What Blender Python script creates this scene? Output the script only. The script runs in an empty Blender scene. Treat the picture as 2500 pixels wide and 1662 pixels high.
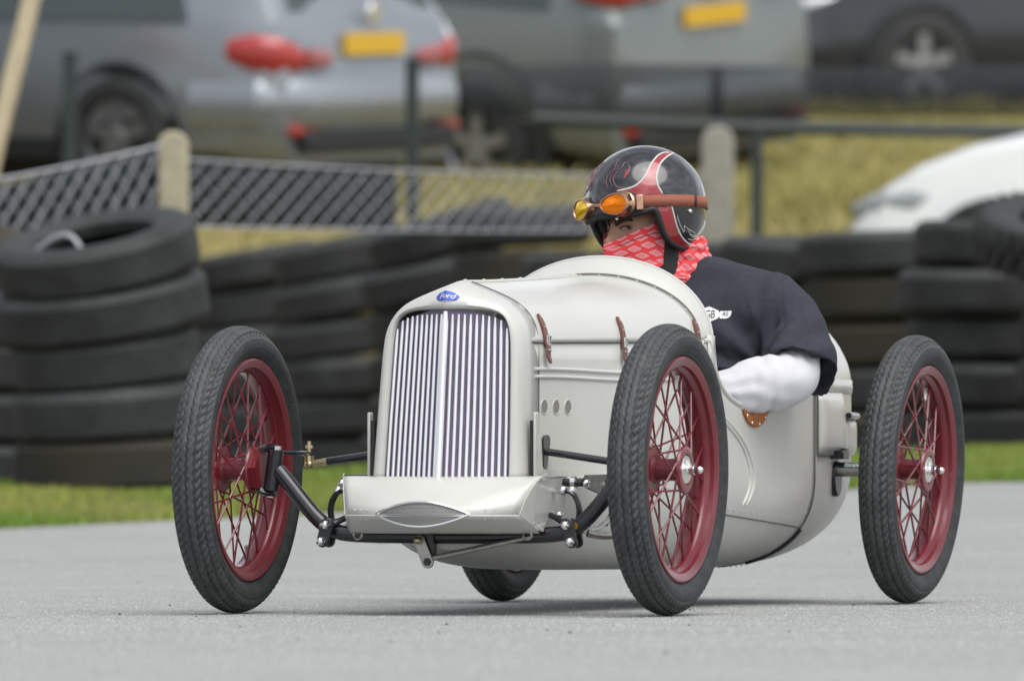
import bpy, bmesh, math, random
from math import sin, cos, pi, radians as R, sqrt, atan2, exp
from mathutils import Vector, Matrix, noise, geometry
from mathutils.bvhtree import BVHTree
random.seed(7)
S = bpy.context.scene
COL = S.collection

# ------------------------------------------------------------------ camera
cam_d = bpy.data.cameras.new('camera'); cam = bpy.data.objects.new('camera', cam_d); COL.objects.link(cam)
S.camera = cam
cam.location = (0, -19.0, 0.3134)
cam.rotation_euler = (R(90 + 0.768), 0, 0)
cam_d.sensor_width = 36; cam_d.lens = 322.3
cam_d.clip_start = 0.5; cam_d.clip_end = 3000
cam_d.dof.use_dof = True; cam_d.dof.focus_distance = 19.5; cam_d.dof.aperture_fstop = 6.0

# ------------------------------------------------------------------ sky, sun, exposure
SUN_EL, SUN_AZ = R(62), R(150)          # high, behind the camera and to its right, behind thin cloud
w = bpy.data.worlds.new('World'); S.world = w; w.use_nodes = True
nt = w.node_tree; nt.nodes.clear()
sky = nt.nodes.new('ShaderNodeTexSky'); sky.sky_type = 'NISHITA'; sky.sun_disc = False
sky.sun_elevation = SUN_EL; sky.sun_rotation = SUN_AZ
sky.air_density = 1.0; sky.dust_density = 2.0; sky.ozone_density = 1.0
hs = nt.nodes.new('ShaderNodeHueSaturation'); hs.inputs['Saturation'].default_value = 0.22
tc = nt.nodes.new('ShaderNodeTexCoord')
mp = nt.nodes.new('ShaderNodeMapping'); mp.inputs['Scale'].default_value = (1.0, 1.0, 2.2)
nz = nt.nodes.new('ShaderNodeTexNoise'); nz.inputs['Scale'].default_value = 3.2; nz.inputs['Detail'].default_value = 7
rp = nt.nodes.new('ShaderNodeValToRGB')
rp.color_ramp.elements[0].position = 0.40; rp.color_ramp.elements[0].color = (.62, .64, .68, 1)
rp.color_ramp.elements[1].position = 0.62; rp.color_ramp.elements[1].color = (1.38, 1.37, 1.35, 1)
mx = nt.nodes.new('ShaderNodeMix'); mx.data_type = 'RGBA'; mx.blend_type = 'MULTIPLY'; mx.inputs['Factor'].default_value = 1
bg = nt.nodes.new('ShaderNodeBackground'); bg.inputs['Strength'].default_value = 0.135
wo = nt.nodes.new('ShaderNodeOutputWorld')
L = nt.links.new
L(sky.outputs[0], hs.inputs['Color']); L(tc.outputs['Generated'], mp.inputs[0]); L(mp.outputs[0], nz.inputs['Vector'])
L(nz.outputs['Fac'], rp.inputs[0]); L(hs.outputs[0], mx.inputs['A']); L(rp.outputs[0], mx.inputs['B'])
L(mx.outputs['Result'], bg.inputs[0]); L(bg.outputs[0], wo.inputs[0])
sd = bpy.data.lights.new('sun', 'SUN'); so = bpy.data.objects.new('sun', sd); COL.objects.link(so)
sd.energy = 1.45; sd.angle = R(55); sd.color = (1, .965, .91)
v = Vector((sin(SUN_AZ) * cos(SUN_EL), cos(SUN_AZ) * cos(SUN_EL), sin(SUN_EL)))   # towards the sun
so.rotation_euler = v.to_track_quat('Z', 'Y').to_euler(); so.location = v * 60
S.view_settings.view_transform = 'Standard'; S.view_settings.look = 'None'
S.view_settings.gamma = 1; S.view_settings.use_curve_mapping = False
S.view_settings.exposure = 0.68

# ------------------------------------------------------------------ materials
def mat(name, col, rough=.5, metal=0, var=0, vs=6, bump=0, bs=60, coat=0, spec=.5, col2=None, det=5, stretch=None, coords='Object'):
    m = bpy.data.materials.new(name); m.use_nodes = True
    t = m.node_tree; b = t.nodes['Principled BSDF']; l = t.links.new
    b.inputs['Base Color'].default_value = (*col, 1); b.inputs['Roughness'].default_value = rough
    b.inputs['Metallic'].default_value = metal; b.inputs['Coat Weight'].default_value = coat
    b.inputs['Coat Roughness'].default_value = .06; b.inputs['Specular IOR Level'].default_value = spec
    if var or bump:
        c = t.nodes.new('ShaderNodeTexCoord'); vec = c.outputs[coords]
        if stretch:
            mpn = t.nodes.new('ShaderNodeMapping'); mpn.inputs['Scale'].default_value = stretch; l(vec, mpn.inputs[0]); vec = mpn.outputs[0]
    if var:
        n = t.nodes.new('ShaderNodeTexNoise'); n.inputs['Scale'].default_value = vs; n.inputs['Detail'].default_value = det
        n.inputs['Roughness'].default_value = .62
        l(vec, n.inputs['Vector'])
        r = t.nodes.new('ShaderNodeValToRGB'); r.color_ramp.elements[0].position = .3; r.color_ramp.elements[1].position = .7
        c2 = col2 or tuple(min(1, x * (1 + var)) for x in col); c1 = col if col2 else tuple(x * (1 - var) for x in col)
        r.color_ramp.elements[0].color = (*c1, 1); r.color_ramp.elements[1].color = (*c2, 1)
        l(n.outputs['Fac'], r.inputs[0]); l(r.outputs[0], b.inputs['Base Color'])
        mr = t.nodes.new('ShaderNodeMapRange'); mr.inputs['To Min'].default_value = max(0, rough - .12 * min(1, var * 3)); mr.inputs['To Max'].default_value = min(1, rough + .12 * min(1, var * 3))
        l(n.outputs['Fac'], mr.inputs['Value']); l(mr.outputs[0], b.inputs['Roughness'])
    if bump:
        n2 = t.nodes.new('ShaderNodeTexNoise'); n2.inputs['Scale'].default_value = bs; n2.inputs['Detail'].default_value = 4
        l(vec, n2.inputs['Vector'])
        bp = t.nodes.new('ShaderNodeBump'); bp.inputs['Strength'].default_value = bump; bp.inputs['Distance'].default_value = .01
        l(n2.outputs['Fac'], bp.inputs['Height']); l(bp.outputs[0], b.inputs['Normal'])
    return m

M = {}
M['paint'] = mat('cream_grey_paint', (.515, .515, .482), .33, var=.05, vs=4, coat=.18, bump=.02, bs=7)
M['paint_edge'] = mat('panel_gap', (.10, .10, .095), .7)
M['red'] = mat('maroon_enamel', (.145, .010, .018), .30, var=.12, vs=14, coat=.3)
M['tyre'] = mat('cycle_tyre_rubber', (.034, .037, .038), .68, var=.4, vs=26, bump=.2, bs=140, spec=.35)
M['chrome'] = mat('polished_steel', (.80, .80, .80), .16, 1)
M['steel'] = mat('dull_steel', (.42, .41, .38), .38, 1, var=.15, vs=40)
M['brass'] = mat('plated_steel', (.55, .46, .28), .34, 1, var=.15, vs=40)
M['black'] = mat('black_enamel', (.012, .013, .017), .28, coat=.4, var=.1, vs=20)
M['grille_back'] = mat('dark_radiator_core', (.16, .125, .20), .6, var=.15, vs=40)
M['bar'] = mat('bright_grille_bar', (.78, .79, .80), .30, .5)
M['mesh_metal'] = None
M['leather'] = mat('brown_strap_leather', (.155, .058, .042), .5, var=.2, vs=50, bump=.15, bs=200)
M['tan'] = mat('tan_leather', (.40, .13, .025), .45, var=.15, vs=30, bump=.1, bs=150)
M['blue'] = mat('blue_enamel', (.03, .075, .46), .3, coat=.3)
M['white'] = mat('white_print', (.80, .80, .80), .5)
M['seat'] = mat('black_upholstery', (.02, .02, .021), .6, var=.2, vs=20)
M['orangebush'] = mat('bronze_bush', (.42, .2, .05), .4, .7)
M['redglass'] = mat('red_reflector', (.5, .03, .02), .25)

# ------------------------------------------------------------------ mesh helpers
class MB:
    def __init__(s): s.v = []; s.f = []; s.uv = {}
    def add(s, vs, fs):
        o = len(s.v); s.v += [tuple(p) for p in vs]; s.f += [tuple(i + o for i in f) for f in fs]; return s
    def box(s, c, sz, m=None):
        x, y, z = [k / 2 for k in sz]
        vs = [Vector((i, j, k)) for i in (-x, x) for j in (-y, y) for k in (-z, z)]
        if m is not None: vs = [m @ p for p in vs]
        vs = [p + Vector(c) for p in vs]
        return s.add(vs, [(0, 1, 3, 2), (4, 6, 7, 5), (0, 4, 5, 1), (2, 3, 7, 6), (0, 2, 6, 4), (1, 5, 7, 3)])
    def rings(s, rs, closed=True, cap0=False, cap1=False):
        n = len(rs[0]); vs = [p for r in rs for p in r]; fs = []
        m = n if closed else n - 1
        for i in range(len(rs) - 1):
            for j in range(m):
                a = i * n + j; b = i * n + (j + 1) % n
                fs.append((a, b, b + n, a + n))
        if cap0: fs.append(tuple(range(n - 1, -1, -1)))
        if cap1: fs.append(tuple((len(rs) - 1) * n + k for k in range(n)))
        return s.add(vs, fs)
    def tube(s, pts, r, n=10, cap=True, flat=None):
        P = [Vector(p) for p in pts]; rr = r if isinstance(r, (list, tuple)) else [r] * len(P)
        rs = []; up = None
        for i, p in enumerate(P):
            d = (P[min(i + 1, len(P) - 1)] - P[max(i - 1, 0)]).normalized()
            if up is None:
                up = Vector((0, 0, 1)) if abs(d.z) < .9 else Vector((1, 0, 0))
            x = d.cross(up).normalized(); up = x.cross(d).normalized()
            a, b = (1, 1) if not flat else flat
            rs.append([p + (x * cos(2 * pi * k / n) * a + up * sin(2 * pi * k / n) * b) * rr[i] for k in range(n)])
        return s.rings(rs, True, cap, cap)
    def cyl(s, a, b, r, n=16, r2=None): return s.tube([a, b], [r, r if r2 is None else r2], n)
    def lathe(s, prof, n=48, axis='X', c=(0, 0, 0), closed=False):
        """prof: list of (along axis, radius)"""
        rs = []
        for k in range(n):
            t = 2 * pi * k / n; ring = []
            for (a, r) in prof:
                if axis == 'X': p = (a, r * cos(t), r * sin(t))
                elif axis == 'Y': p = (r * cos(t), a, r * sin(t))
                else: p = (r * cos(t), r * sin(t), a)
                ring.append(Vector(p) + Vector(c))
            rs.append(ring)
        rs.append(rs[0])
        m = len(prof); base = [p for r in rs[:-1] for p in r]; fs = []
        for k in range(n):
            k2 = (k + 1) % n
            for j in range(m - 1 if not closed else m):
                j2 = (j + 1) % m
                fs.append((k * m + j, k2 * m + j, k2 * m + j2, k * m + j2))
        return s.add(base, fs)
    def ball(s, c, r, n=12, m=8, sc=(1, 1, 1), mat=None):
        vs = []; fs = []
        for i in range(m + 1):
            e = -pi / 2 + pi * i / m
            for j in range(n):
                a = 2 * pi * j / n
                p = Vector((cos(a) * cos(e) * sc[0], sin(a) * cos(e) * sc[1], sin(e) * sc[2])) * r
                if mat is not None: p = mat @ p
                vs.append(p + Vector(c))
        for i in range(m):
            for j in range(n):
                fs.append((i * n + j, i * n + (j + 1) % n, (i + 1) * n + (j + 1) % n, (i + 1) * n + j))
        return s.add(vs, fs)
    def prism(s, poly, axis, a, b):
        """poly 2-D outline extruded along axis from a to b"""
        def P(u, w_, t): return {'X': (t, u, w_), 'Y': (u, t, w_), 'Z': (u, w_, t)}[axis]
        n = len(poly); vs = [P(u, w_, a) for u, w_ in poly] + [P(u, w_, b) for u, w_ in poly]
        fs = [tuple(range(n)), tuple(range(2 * n - 1, n - 1, -1))] + [(i, i + n, (i + 1) % n + n, (i + 1) % n) for i in range(n)]
        return s.add(vs, fs)
    def mesh(s, name, m=None, angle=35):
        me = bpy.data.meshes.new(name); me.from_pydata(s.v, [], s.f)
        bm = bmesh.new(); bm.from_mesh(me)
        bmesh.ops.remove_doubles(bm, verts=bm.verts, dist=1e-5)
        bmesh.ops.recalc_face_normals(bm, faces=bm.faces)
        bm.to_mesh(me); bm.free()
        if angle:
            me.polygons.foreach_set('use_smooth', [True] * len(me.polygons)); me.set_sharp_from_angle(angle=R(angle))
        if m: me.materials.append(m)
        return me
    def build(s, name, m=None, parent=None, angle=35, off=None):
        if off is not None: s.v = [tuple(Vector(p) - Vector(off)) for p in s.v]
        return link(name, s.mesh(name, m, angle), parent)

def link(name, me, parent=None, loc=None):
    o = bpy.data.objects.new(name, me); COL.objects.link(o)
    if parent is not None: o.parent = parent
    if loc is not None: o.location = loc
    return o
def tag(o, label=None, cat=None, group=None, kind=None):
    if label: o['label'] = label
    if cat: o['category'] = cat
    if group: o['group'] = group
    if kind: o['kind'] = kind
    return o
def empty(name, loc, rz=0):
    o = bpy.data.objects.new(name, None); COL.objects.link(o); o.location = loc; o.rotation_euler = (0, 0, rz)
    o.empty_display_size = .1; return o
def bevel(o, wd, seg=2, ang=30):
    b = o.modifiers.new('bevel', 'BEVEL'); b.width = wd; b.segments = seg; b.limit_method = 'ANGLE'; b.angle_limit = R(ang); return o
def solid(o, th, off=-1):
    b = o.modifiers.new('thickness', 'SOLIDIFY'); b.thickness = th; b.offset = off; return o
def sstep(a, b, x):
    t = max(0, min(1, (x - a) / (b - a))); return t * t * (3 - 2 * t)
def interp(tab, x):
    if x <= tab[0][0]: return tab[0][1]
    for (a, p), (b, q) in zip(tab, tab[1:]):
        if x <= b: return p + (q - p) * (x - a) / (b - a)
    return tab[-1][1]
def spline(tab, x):
    """smooth (Catmull-Rom) lookup"""
    xs = [t[0] for t in tab]
    if x <= xs[0]: return tab[0][1]
    if x >= xs[-1]: return tab[-1][1]
    i = max(k for k in range(len(xs) - 1) if xs[k] <= x)
    p1, p2 = tab[i][1], tab[i + 1][1]; h = xs[i + 1] - xs[i]; t = (x - xs[i]) / h
    m1 = ((tab[i + 1][1] - tab[i - 1][1]) / (xs[i + 1] - xs[i - 1])) * h if i > 0 else p2 - p1
    m2 = ((tab[i + 2][1] - p1) / (xs[i + 2] - xs[i])) * h if i + 2 < len(xs) else p2 - p1
    return (2*t**3-3*t*t+1)*p1 + (t**3-2*t*t+t)*m1 + (-2*t**3+3*t*t)*p2 + (t**3-t*t)*m2
def resample(pts, n):
    P = [Vector(p) for p in pts]; d = [0]
    for a, b in zip(P, P[1:]): d.append(d[-1] + (b - a).length)
    out = []
    for k in range(n):
        t = d[-1] * k / (n - 1); i = 0
        while i < len(d) - 2 and d[i + 1] < t: i += 1
        out.append(P[i].lerp(P[i + 1], (t - d[i]) / max(1e-9, d[i + 1] - d[i])))
    return out
def smooth_pts(pts, n, it=2):
    """Chaikin-rounded polyline, resampled"""
    P = [Vector(p) for p in pts]
    for _ in range(it):
        Q = [P[0]]
        for a, b in zip(P, P[1:]): Q += [a.lerp(b, .25), a.lerp(b, .75)]
        P = Q + [P[-1]]
    return resample(P, n)
def decal(outline, fn, step):
    """2-D outline filled with a fine triangulation and mapped to 3-D by fn(u,v)"""
    pts = [Vector(p) for p in outline]; n = len(pts)
    us = [p.x for p in pts]; vs_ = [p.y for p in pts]
    u = min(us) + step / 2
    extra = []
    def inside(x, y):
        c = False; j = n - 1
        for i in range(n):
            if (pts[i].y > y) != (pts[j].y > y) and x < (pts[j].x - pts[i].x) * (y - pts[i].y) / (pts[j].y - pts[i].y) + pts[i].x: c = not c
            j = i
        return c
    while u < max(us):
        w_ = min(vs_) + step / 2
        while w_ < max(vs_):
            if inside(u, w_): extra.append(Vector((u, w_)))
            w_ += step
        u += step
    r = geometry.delaunay_2d_cdt(pts + extra, [], [list(range(n))], 1, 1e-6)
    return [fn(p.x, p.y) for p in r[0]], [tuple(f) for f in r[2]]
def text_mesh(txt, size, shear=0, spacing=1):
    c = bpy.data.curves.new('lettering', 'FONT'); c.body = txt; c.size = size; c.shear = shear; c.space_character = spacing
    c.align_x = 'CENTER'; c.align_y = 'CENTER'; c.resolution_u = 3
    o = bpy.data.objects.new('lettering', c); COL.objects.link(o)
    me = bpy.data.meshes.new_from_object(o.evaluated_get(bpy.context.evaluated_depsgraph_get()))
    vs = [tuple(p.co) for p in me.vertices]; fs = [tuple(p.vertices) for p in me.polygons]
    bpy.data.objects.remove(o); bpy.data.curves.remove(c); bpy.data.meshes.remove(me)
    return vs, fs
# ------------------------------------------------------------------ terrain
def d_edge(X): return 29 + .6 * (X + 1.6)
def d_wall(X): return max(33.5, min(44, 44 - 2.65 * (X + 1.24)))
def z_edge(X): return .082 + .046 * (max(-7, min(7, X)) + 1.62)
def z_base(X): return .235 + .036 * (max(-7, min(7, X)) + 1.3)
def ground_z(X, Y):
    d = Y + 19; de = d_edge(max(-9, min(9, X)))
    if d < 22: return 0.
    if d < de: return z_edge(X) * sstep(22, de, d)
    if d < de + 2.2:
        return z_edge(X) + (z_base(X) - z_edge(X)) * sstep(de - .8, de + 2.2, d)
    dw = d_wall(X) + .5; zb = z_base(X)
    if d < dw: return zb
    top = [(46.5, 1.62), (49, 1.72), (52, 1.93), (54.5, 2.18), (60, 2.64), (100, 4.2), (400, 7), (1600, 10)]
    if d < 46.5:
        if dw > 46: return zb + (1.62 - zb) * sstep(dw, 47.5, d)
        t = (d - dw) / (46.5 - dw); return zb + (1.62 - zb) * (t * .75 + .25 * t * t * (3 - 2 * t))
    if dw > 46 and d < 50: return zb + (interp(top, d) - zb) * sstep(dw, 50, d)
    return interp(top, d)

def sheet(name, xs, ys, m, dz=0, zf=ground_z):
    b = MB(); n = len(ys)
    for x in xs:
        for y in ys: b.v.append((x, y, zf(x, y) + dz))
    for i in range(len(xs) - 1):
        for j in range(n - 1): b.f.append((i * n + j, (i + 1) * n + j, (i + 1) * n + j + 1, i * n + j + 1))
    o = b.build(name, m, angle=60); tag(o, kind='structure'); return o
def rng(a, b, n): return [a + (b - a) * k / (n - 1) for k in range(n)]

# asphalt: fine aggregate, worn pale, a few darker drag marks along the track
ma = bpy.data.materials.new('worn_asphalt'); ma.use_nodes = True
t = ma.node_tree; b = t.nodes['Principled BSDF']; l = t.links.new
c = t.nodes.new('ShaderNodeTexCoord')
def nnoise(scale, det, st=None, rough=.6):
    n = t.nodes.new('ShaderNodeTexNoise'); n.inputs['Scale'].default_value = scale; n.inputs['Detail'].default_value = det; n.inputs['Roughness'].default_value = rough
    if st:
        q = t.nodes.new('ShaderNodeMapping'); q.inputs['Scale'].default_value = st; l(c.outputs['Object'], q.inputs[0]); l(q.outputs[0], n.inputs['Vector'])
    else: l(c.outputs['Object'], n.inputs['Vector'])
    return n
def nramp(src, p0, c0, p1, c1):
    r = t.nodes.new('ShaderNodeValToRGB'); e = r.color_ramp.elements
    e[0].position = p0; e[0].color = (*c0, 1); e[1].position = p1; e[1].color = (*c1, 1); l(src, r.inputs[0]); return r
def nmul(a, b_, f=1):
    x = t.nodes.new('ShaderNodeMix'); x.data_type = 'RGBA'; x.blend_type = 'MULTIPLY'; x.inputs['Factor'].default_value = f
    l(a, x.inputs['A']); l(b_, x.inputs['B']); return x.outputs['Result']
fine = nramp(nnoise(85, 5, None, .75).outputs['Fac'], .34, (.20, .208, .203), .66, (.41, .421, .412))
vor = t.nodes.new('ShaderNodeTexVoronoi'); vor.inputs['Scale'].default_value = 75; l(c.outputs['Object'], vor.inputs['Vector'])
chips = nramp(vor.outputs['Distance'], .10, (.62, .62, .61), .30, (1, 1, 1))
big = nramp(nnoise(.7, 5).outputs['Fac'], .3, (.93, .93, .92), .7, (1.04, 1.04, 1.04))
drag = nramp(nnoise(2.6, 6, (.55, 1.0, 1), .7).outputs['Fac'], .34, (.90, .895, .89), .60, (1, 1, 1))
l(nmul(nmul(nmul(fine.outputs[0], chips.outputs[0]), big.outputs[0]), drag.outputs[0]), b.inputs['Base Color'])
b.inputs['Roughness'].default_value = .82; b.inputs['Specular IOR Level'].default_value = .35
bp = t.nodes.new('ShaderNodeBump'); bp.inputs['Strength'].default_value = .55; bp.inputs['Distance'].default_value = .006
l(vor.outputs['Distance'], bp.inputs['Height']); l(bp.outputs[0], b.inputs['Normal'])

dirt = mat('dry_soil', (.10, .085, .04), .95, var=.3, vs=3, bump=.4, bs=12)
bankm = mat('dry_grass_bank', (.20, .165, .060), .95, var=.3, vs=1.4, bump=.5, bs=10, col2=(.30, .255, .10), det=8)

# far land first (one sheet to the horizon), then track and verge on top of it
sheet('terrain', [-1500, -500, -150, -60, -25] + rng(-12, 12, 49) + [25, 60, 150, 500, 1500],
      [-1500, -400, -100, -40] + rng(-20, 3, 12) + rng(4, 32, 71) + [33, 34, 36, 38, 41, 46, 55, 70, 81, 120, 200, 381, 800, 1581], bankm, -.03)
def strip(name, xs, y0, y1, n, m, dz):
    b = MB()
    for x in xs:
        a, e = y0(x), y1(x)
        for k in range(n):
            y = a + (e - a) * k / (n - 1); b.v.append((x, y, ground_z(x, y) + dz))
    for i in range(len(xs) - 1):
        for j in range(n - 1): b.f.append((i * n + j, (i + 1) * n + j, (i + 1) * n + j + 1, i * n + j + 1))
    return tag(b.build(name, m, angle=60), kind='structure')
XS = [-60, -25] + rng(-12, 12, 61) + [25, 60]
strip('road', XS, lambda x: -60., lambda x: d_edge(max(-9, min(9, x))) - 19, 90, ma, 0)
strip('verge', XS, lambda x: d_edge(max(-9, min(9, x))) - 19.02, lambda x: d_wall(x) - 19 + .45, 30, dirt, .004)

# ------------------------------------------------------------------ grass
def grass(name, n, xr, yf, hmin, hmax, wd, m, lean=.5, seed=1):
    rnd = random.Random(seed); vs = []; fs = []
    for _ in range(n):
        x = rnd.uniform(*xr); y0, y1 = yf(x)
        y = rnd.uniform(y0, y1)
        cl = noise.noise((x * 1.3, y * 1.3, seed))
        h = rnd.uniform(hmin, hmax) * (1 + .7 * cl); a = rnd.uniform(0, 2 * pi); la = rnd.uniform(0, 2 * pi); ll = rnd.uniform(0, lean) * h
        z = ground_z(x, y); dx, dy = cos(a) * wd, sin(a) * wd; o = len(vs)
        vs += [(x - dx, y - dy, z - .005), (x + dx, y + dy, z - .005), (x + cos(la) * ll * .4 + dx * .6, y + sin(la) * ll * .4 + dy * .6, z + h * .6), (x + cos(la) * ll, y + sin(la) * ll, z + h)]
        fs += [(o, o + 1, o + 2), (o, o + 2, o + 3)]
    me = bpy.data.meshes.new(name); me.from_pydata(vs, [], fs); me.materials.append(m)
    return tag(link(name, me), kind='stuff', cat='grass')
gm = mat('verge_grass', (.135, .245, .028), .6, var=.3, vs=.9, col2=(.30, .315, .075), det=6, spec=.3)
# the verge runs in bands parallel to the kerb: lush, dry, lush
b = gm.node_tree; rampn = [n for n in b.nodes if n.type == 'VALTORGB'][0]
rampn.color_ramp.elements[0].position = .42; rampn.color_ramp.elements[1].position = .62
dryg = mat('dry_grass', (.27, .245, .085), .75, var=.3, vs=.8, col2=(.35, .315, .12), det=6, spec=.25)
tag(grass('grass_verge', 80000, (-2.6, 3.0), lambda x: (d_edge(x) - 18.98, min(d_edge(x) + 5.2, d_wall(x) + .4) - 19), .018, .042, .004, gm, seed=2), 'short green mown grass verge between the track and the tyre wall')
tag(grass('bank_grass', 46000, (-4.2, 4.6), lambda x: (d_wall(x) - 18.4, 43), .05, .11, .011, dryg, lean=.9, seed=5), 'dry yellow grass covering the bank below the parked cars')

# ------------------------------------------------------------------ scrap tyres
M['scrap'] = mat('weathered_tyre', (.024, .027, .0265), .70, var=.6, vs=6, bump=.3, bs=30, spec=.5)
M['scrap_rust'] = mat('muddy_tyre', (.026, .028, .026), .82, var=.4, vs=2.5, col2=(.048, .042, .026), bump=.25, bs=30, spec=.3)
def scrap_mesh(name, od, wd, m, seed):
    rnd = random.Random(seed); r = od / 2; h = wd / 2; prof = []
    half = [(.62, .30 * 1), (.60, .72), (.66, .90), (.76, .985), (.86, 1.0), (.925, .93), (.965, .80)]
    pts = [(k * r, z * h) for k, z in half]
    grooves = []
    for zc in (.55, .30, .02, -.28, -.56):
        grooves += [(r, zc + .035), (r - .004, zc + .02), (r - .004, zc - .02), (r, zc - .035)]
    crown = [(.985 * r, .70)] + [(rr, z) for rr, z in grooves] + [(.985 * r, -.70)]
    for k, z in pts: prof.append((z, k))
    for rr, z in crown: prof.append((z * h, rr))
    for k, z in reversed(pts): prof.append((-z, k))
    b = MB(); b.lathe(prof, 56, 'Z')
    return b.mesh(name, m, 28)
SM = [scrap_mesh('tyre', .65, .188, M['scrap'], 1), scrap_mesh('tyre', .62, .180, M['scrap'], 2), scrap_mesh('tyre', .64, .195, M['scrap_rust'], 3), scrap_mesh('tyre', .66, .185, M['scrap'], 4)]
ORD = ['bottom', 'second', 'third', 'fourth', 'fifth', 'sixth', 'seventh']
def stack(X, Y, n, desc, tilts, seed, dx=.02, kinds=None, pitch=.186, dz=0, lean=(0, 0), size=1):
    """tilts: [(about X, about Y) degrees per layer]"""
    rnd = random.Random(seed); z = ground_z(X, Y) - .01 + dz
    for k in range(n):
        me = SM[(kinds[k] if kinds else rnd.choice((0, 1, 3, 0, 1, 3, 2)))]
        o = link('tyre', me)
        tx, ty = tilts[min(k, len(tilts) - 1)]
        o.location = (X + rnd.uniform(-dx, dx) * 1.6 + lean[0] * k, Y + rnd.uniform(-dx, dx) * 1.6 + lean[1] * k, z + .093 + pitch * k)
        o.scale = (size * rnd.uniform(.955, 1.035),) * 2 + (rnd.uniform(.95, 1.03),); o.rotation_mode = 'ZYX'; o.rotation_euler = (R(tx), R(ty), rnd.uniform(0, 6))
        lab = ('top tyre of ' if k == n - 1 else ORD[k] + ' tyre up in ' if k else 'bottom tyre of ') + desc
        tag(o, 'black scrap ' + lab, 'tyre', 'scrap tyres stacked as a track barrier')
# near leaning stack on the left (tilted towards the track)
stack(-1.33, 12.05, 5, 'the big leaning stack nearest the track', [(2, -2), (4, -4), (6, -6), (9, -8), (13, -10)], 11, .008, [2, 0, 1, 3, 0], .176, lean=(-.016, -.012), size=1.07)
stack(-1.98, 13.1, 5, 'the stack cut by the left picture edge', [(2, 0), (3, 2), (4, 3), (6, 4), (9, 5)], 12, .02, None, .188)
stack(-1.72, 14.6, 5, 'the shaded stack behind the leaning one', [(0, 0), (2, 2), (3, 1), (6, 4), (8, 3)], 13, .02, None, .19)
# diagonal wall, far left to near right
WALL = [(-1.26, 44.0, 6, 'the stack behind the right front wheel', (1, -8)),
        (-.78, 42.6, 6, 'the stack between front wheel and radiator', (1, -10)),
        (-.34, 41.2, 6, 'the stack behind the radiator', (2, -13)),
        (.06, 40.3, 6, 'the stack left of the driver helmet', (0, -2)),
        (.40, 39.4, 5, 'the stack hidden behind the driver', (0, 1)),
        (.66, 38.8, 5, 'the stack directly behind the driver collar', (0, 1)),
        (.92, 38.2, 5, 'the stack behind the driver shoulder', (0, 0)),
        (1.17, 37.6, 5, 'the stack above the tail of the kart', (2, 2)),
        (1.50, 37.0, 5, 'the muddy stack behind the left-rear wheel', (0, -2)),
        (1.86, 36.0, 5, 'the stack right of the left-rear wheel', (1, 1)),
        (2.28, 35.0, 4, 'the stack cut by the right picture edge', (0, -1))]
for i, (X, d, n, desc, (tx, ty)) in enumerate(WALL):
    k0 = 2 if i == 8 else None
    ks = [2, 0, 2, 2, 0] if i == 8 else None
    stack(X, d - 19, n, desc, [(tx * k / 3 + ((k * 7 + i * 3) % 5 - 2) * .5, ty * k / 4 + ((k * 5 + i) % 3 - 1) * .8) for k in range(n)], 40 + i, .018, ks, .197 if i in (2, 3) else .184 if n == 5 else .186)

# a lugged off-road tyre lying askew on top of the last stack
b = MB(); r0 = .43
b.lathe([(.075, .60 * r0), (.088, .74 * r0), (.094, .90 * r0), (.080, .955 * r0), (0, .965 * r0), (-.080, .955 * r0), (-.094, .90 * r0), (-.088, .74 * r0), (-.075, .60 * r0)], 48, 'Z')
for k in range(36):
    for s_ in (1, -1):
        a = 2 * pi * (k + .5 * (s_ > 0)) / 36; m3 = Matrix.Rotation(a, 3, 'Z') @ Matrix.Rotation(.35 * s_, 3, 'X')
        b.box(Vector((cos(a) * r0 * .975, sin(a) * r0 * .975, s_ * .045)), (.030, .036, .085), m3)
lt = b.build('tyre', M['scrap'], None, 30); lt.location = (2.19, 15.95, ground_z(2.2, 15.95) + .805); lt.rotation_euler = (R(16), R(-3), .4)
tag(lt, 'black off-road tyre with chunky lugs lying on top of the wall at right', 'tyre', 'scrap tyres stacked as a track barrier')

# ------------------------------------------------------------------ fences, posts, pole
M['concrete'] = mat('pale_concrete', (.36, .33, .23), .9, var=.15, vs=14, bump=.3, bs=60)
M['concrete2'] = mat('grey_concrete', (.27, .26, .22), .9, var=.15, vs=14, bump=.3, bs=60)
M['dkpost'] = mat('dark_green_post_paint', (.016, .026, .024), .55, var=.2, vs=12)
M['wire'] = mat('galvanised_wire', (.42, .43, .47), .55, .2)
M['shade'] = mat('painted_shadow_dark', (.008, .014, .013), .85, var=.3, vs=8)
M['wood'] = mat('weathered_pole_wood', (.52, .44, .29), .8, var=.2, vs=8, stretch=(6, 6, 1), bump=.2, bs=30)
def concrete_post(X, d, ztop, wd, m, label):
    Y = d - 19; z0 = ground_z(X, Y); h = ztop - z0; b = MB(); k = wd / 2
    prof = [(-k, -.2), (k, -.2), (k, h - k * .9)] + [(k * cos(a), h - k * .9 + k * .9 * sin(a)) for a in rng(.35, pi - .35, 7)] + [(-k, h - k * .9)]
    b.prism(prof, 'Y', -k, k)
    o = b.build('concrete_post', m); bevel(o, .012); o.location = (X, Y, z0)
    tag(o, label, 'post', 'concrete fence posts')
concrete_post(-1.256, 34, 1.545, .112, M['concrete'], 'short pale concrete post with rounded top behind the leaning tyre stack')
concrete_post(.92, 41, 1.82, .145, M['concrete2'], 'thick grey concrete post standing right behind the driver helmet')
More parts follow.
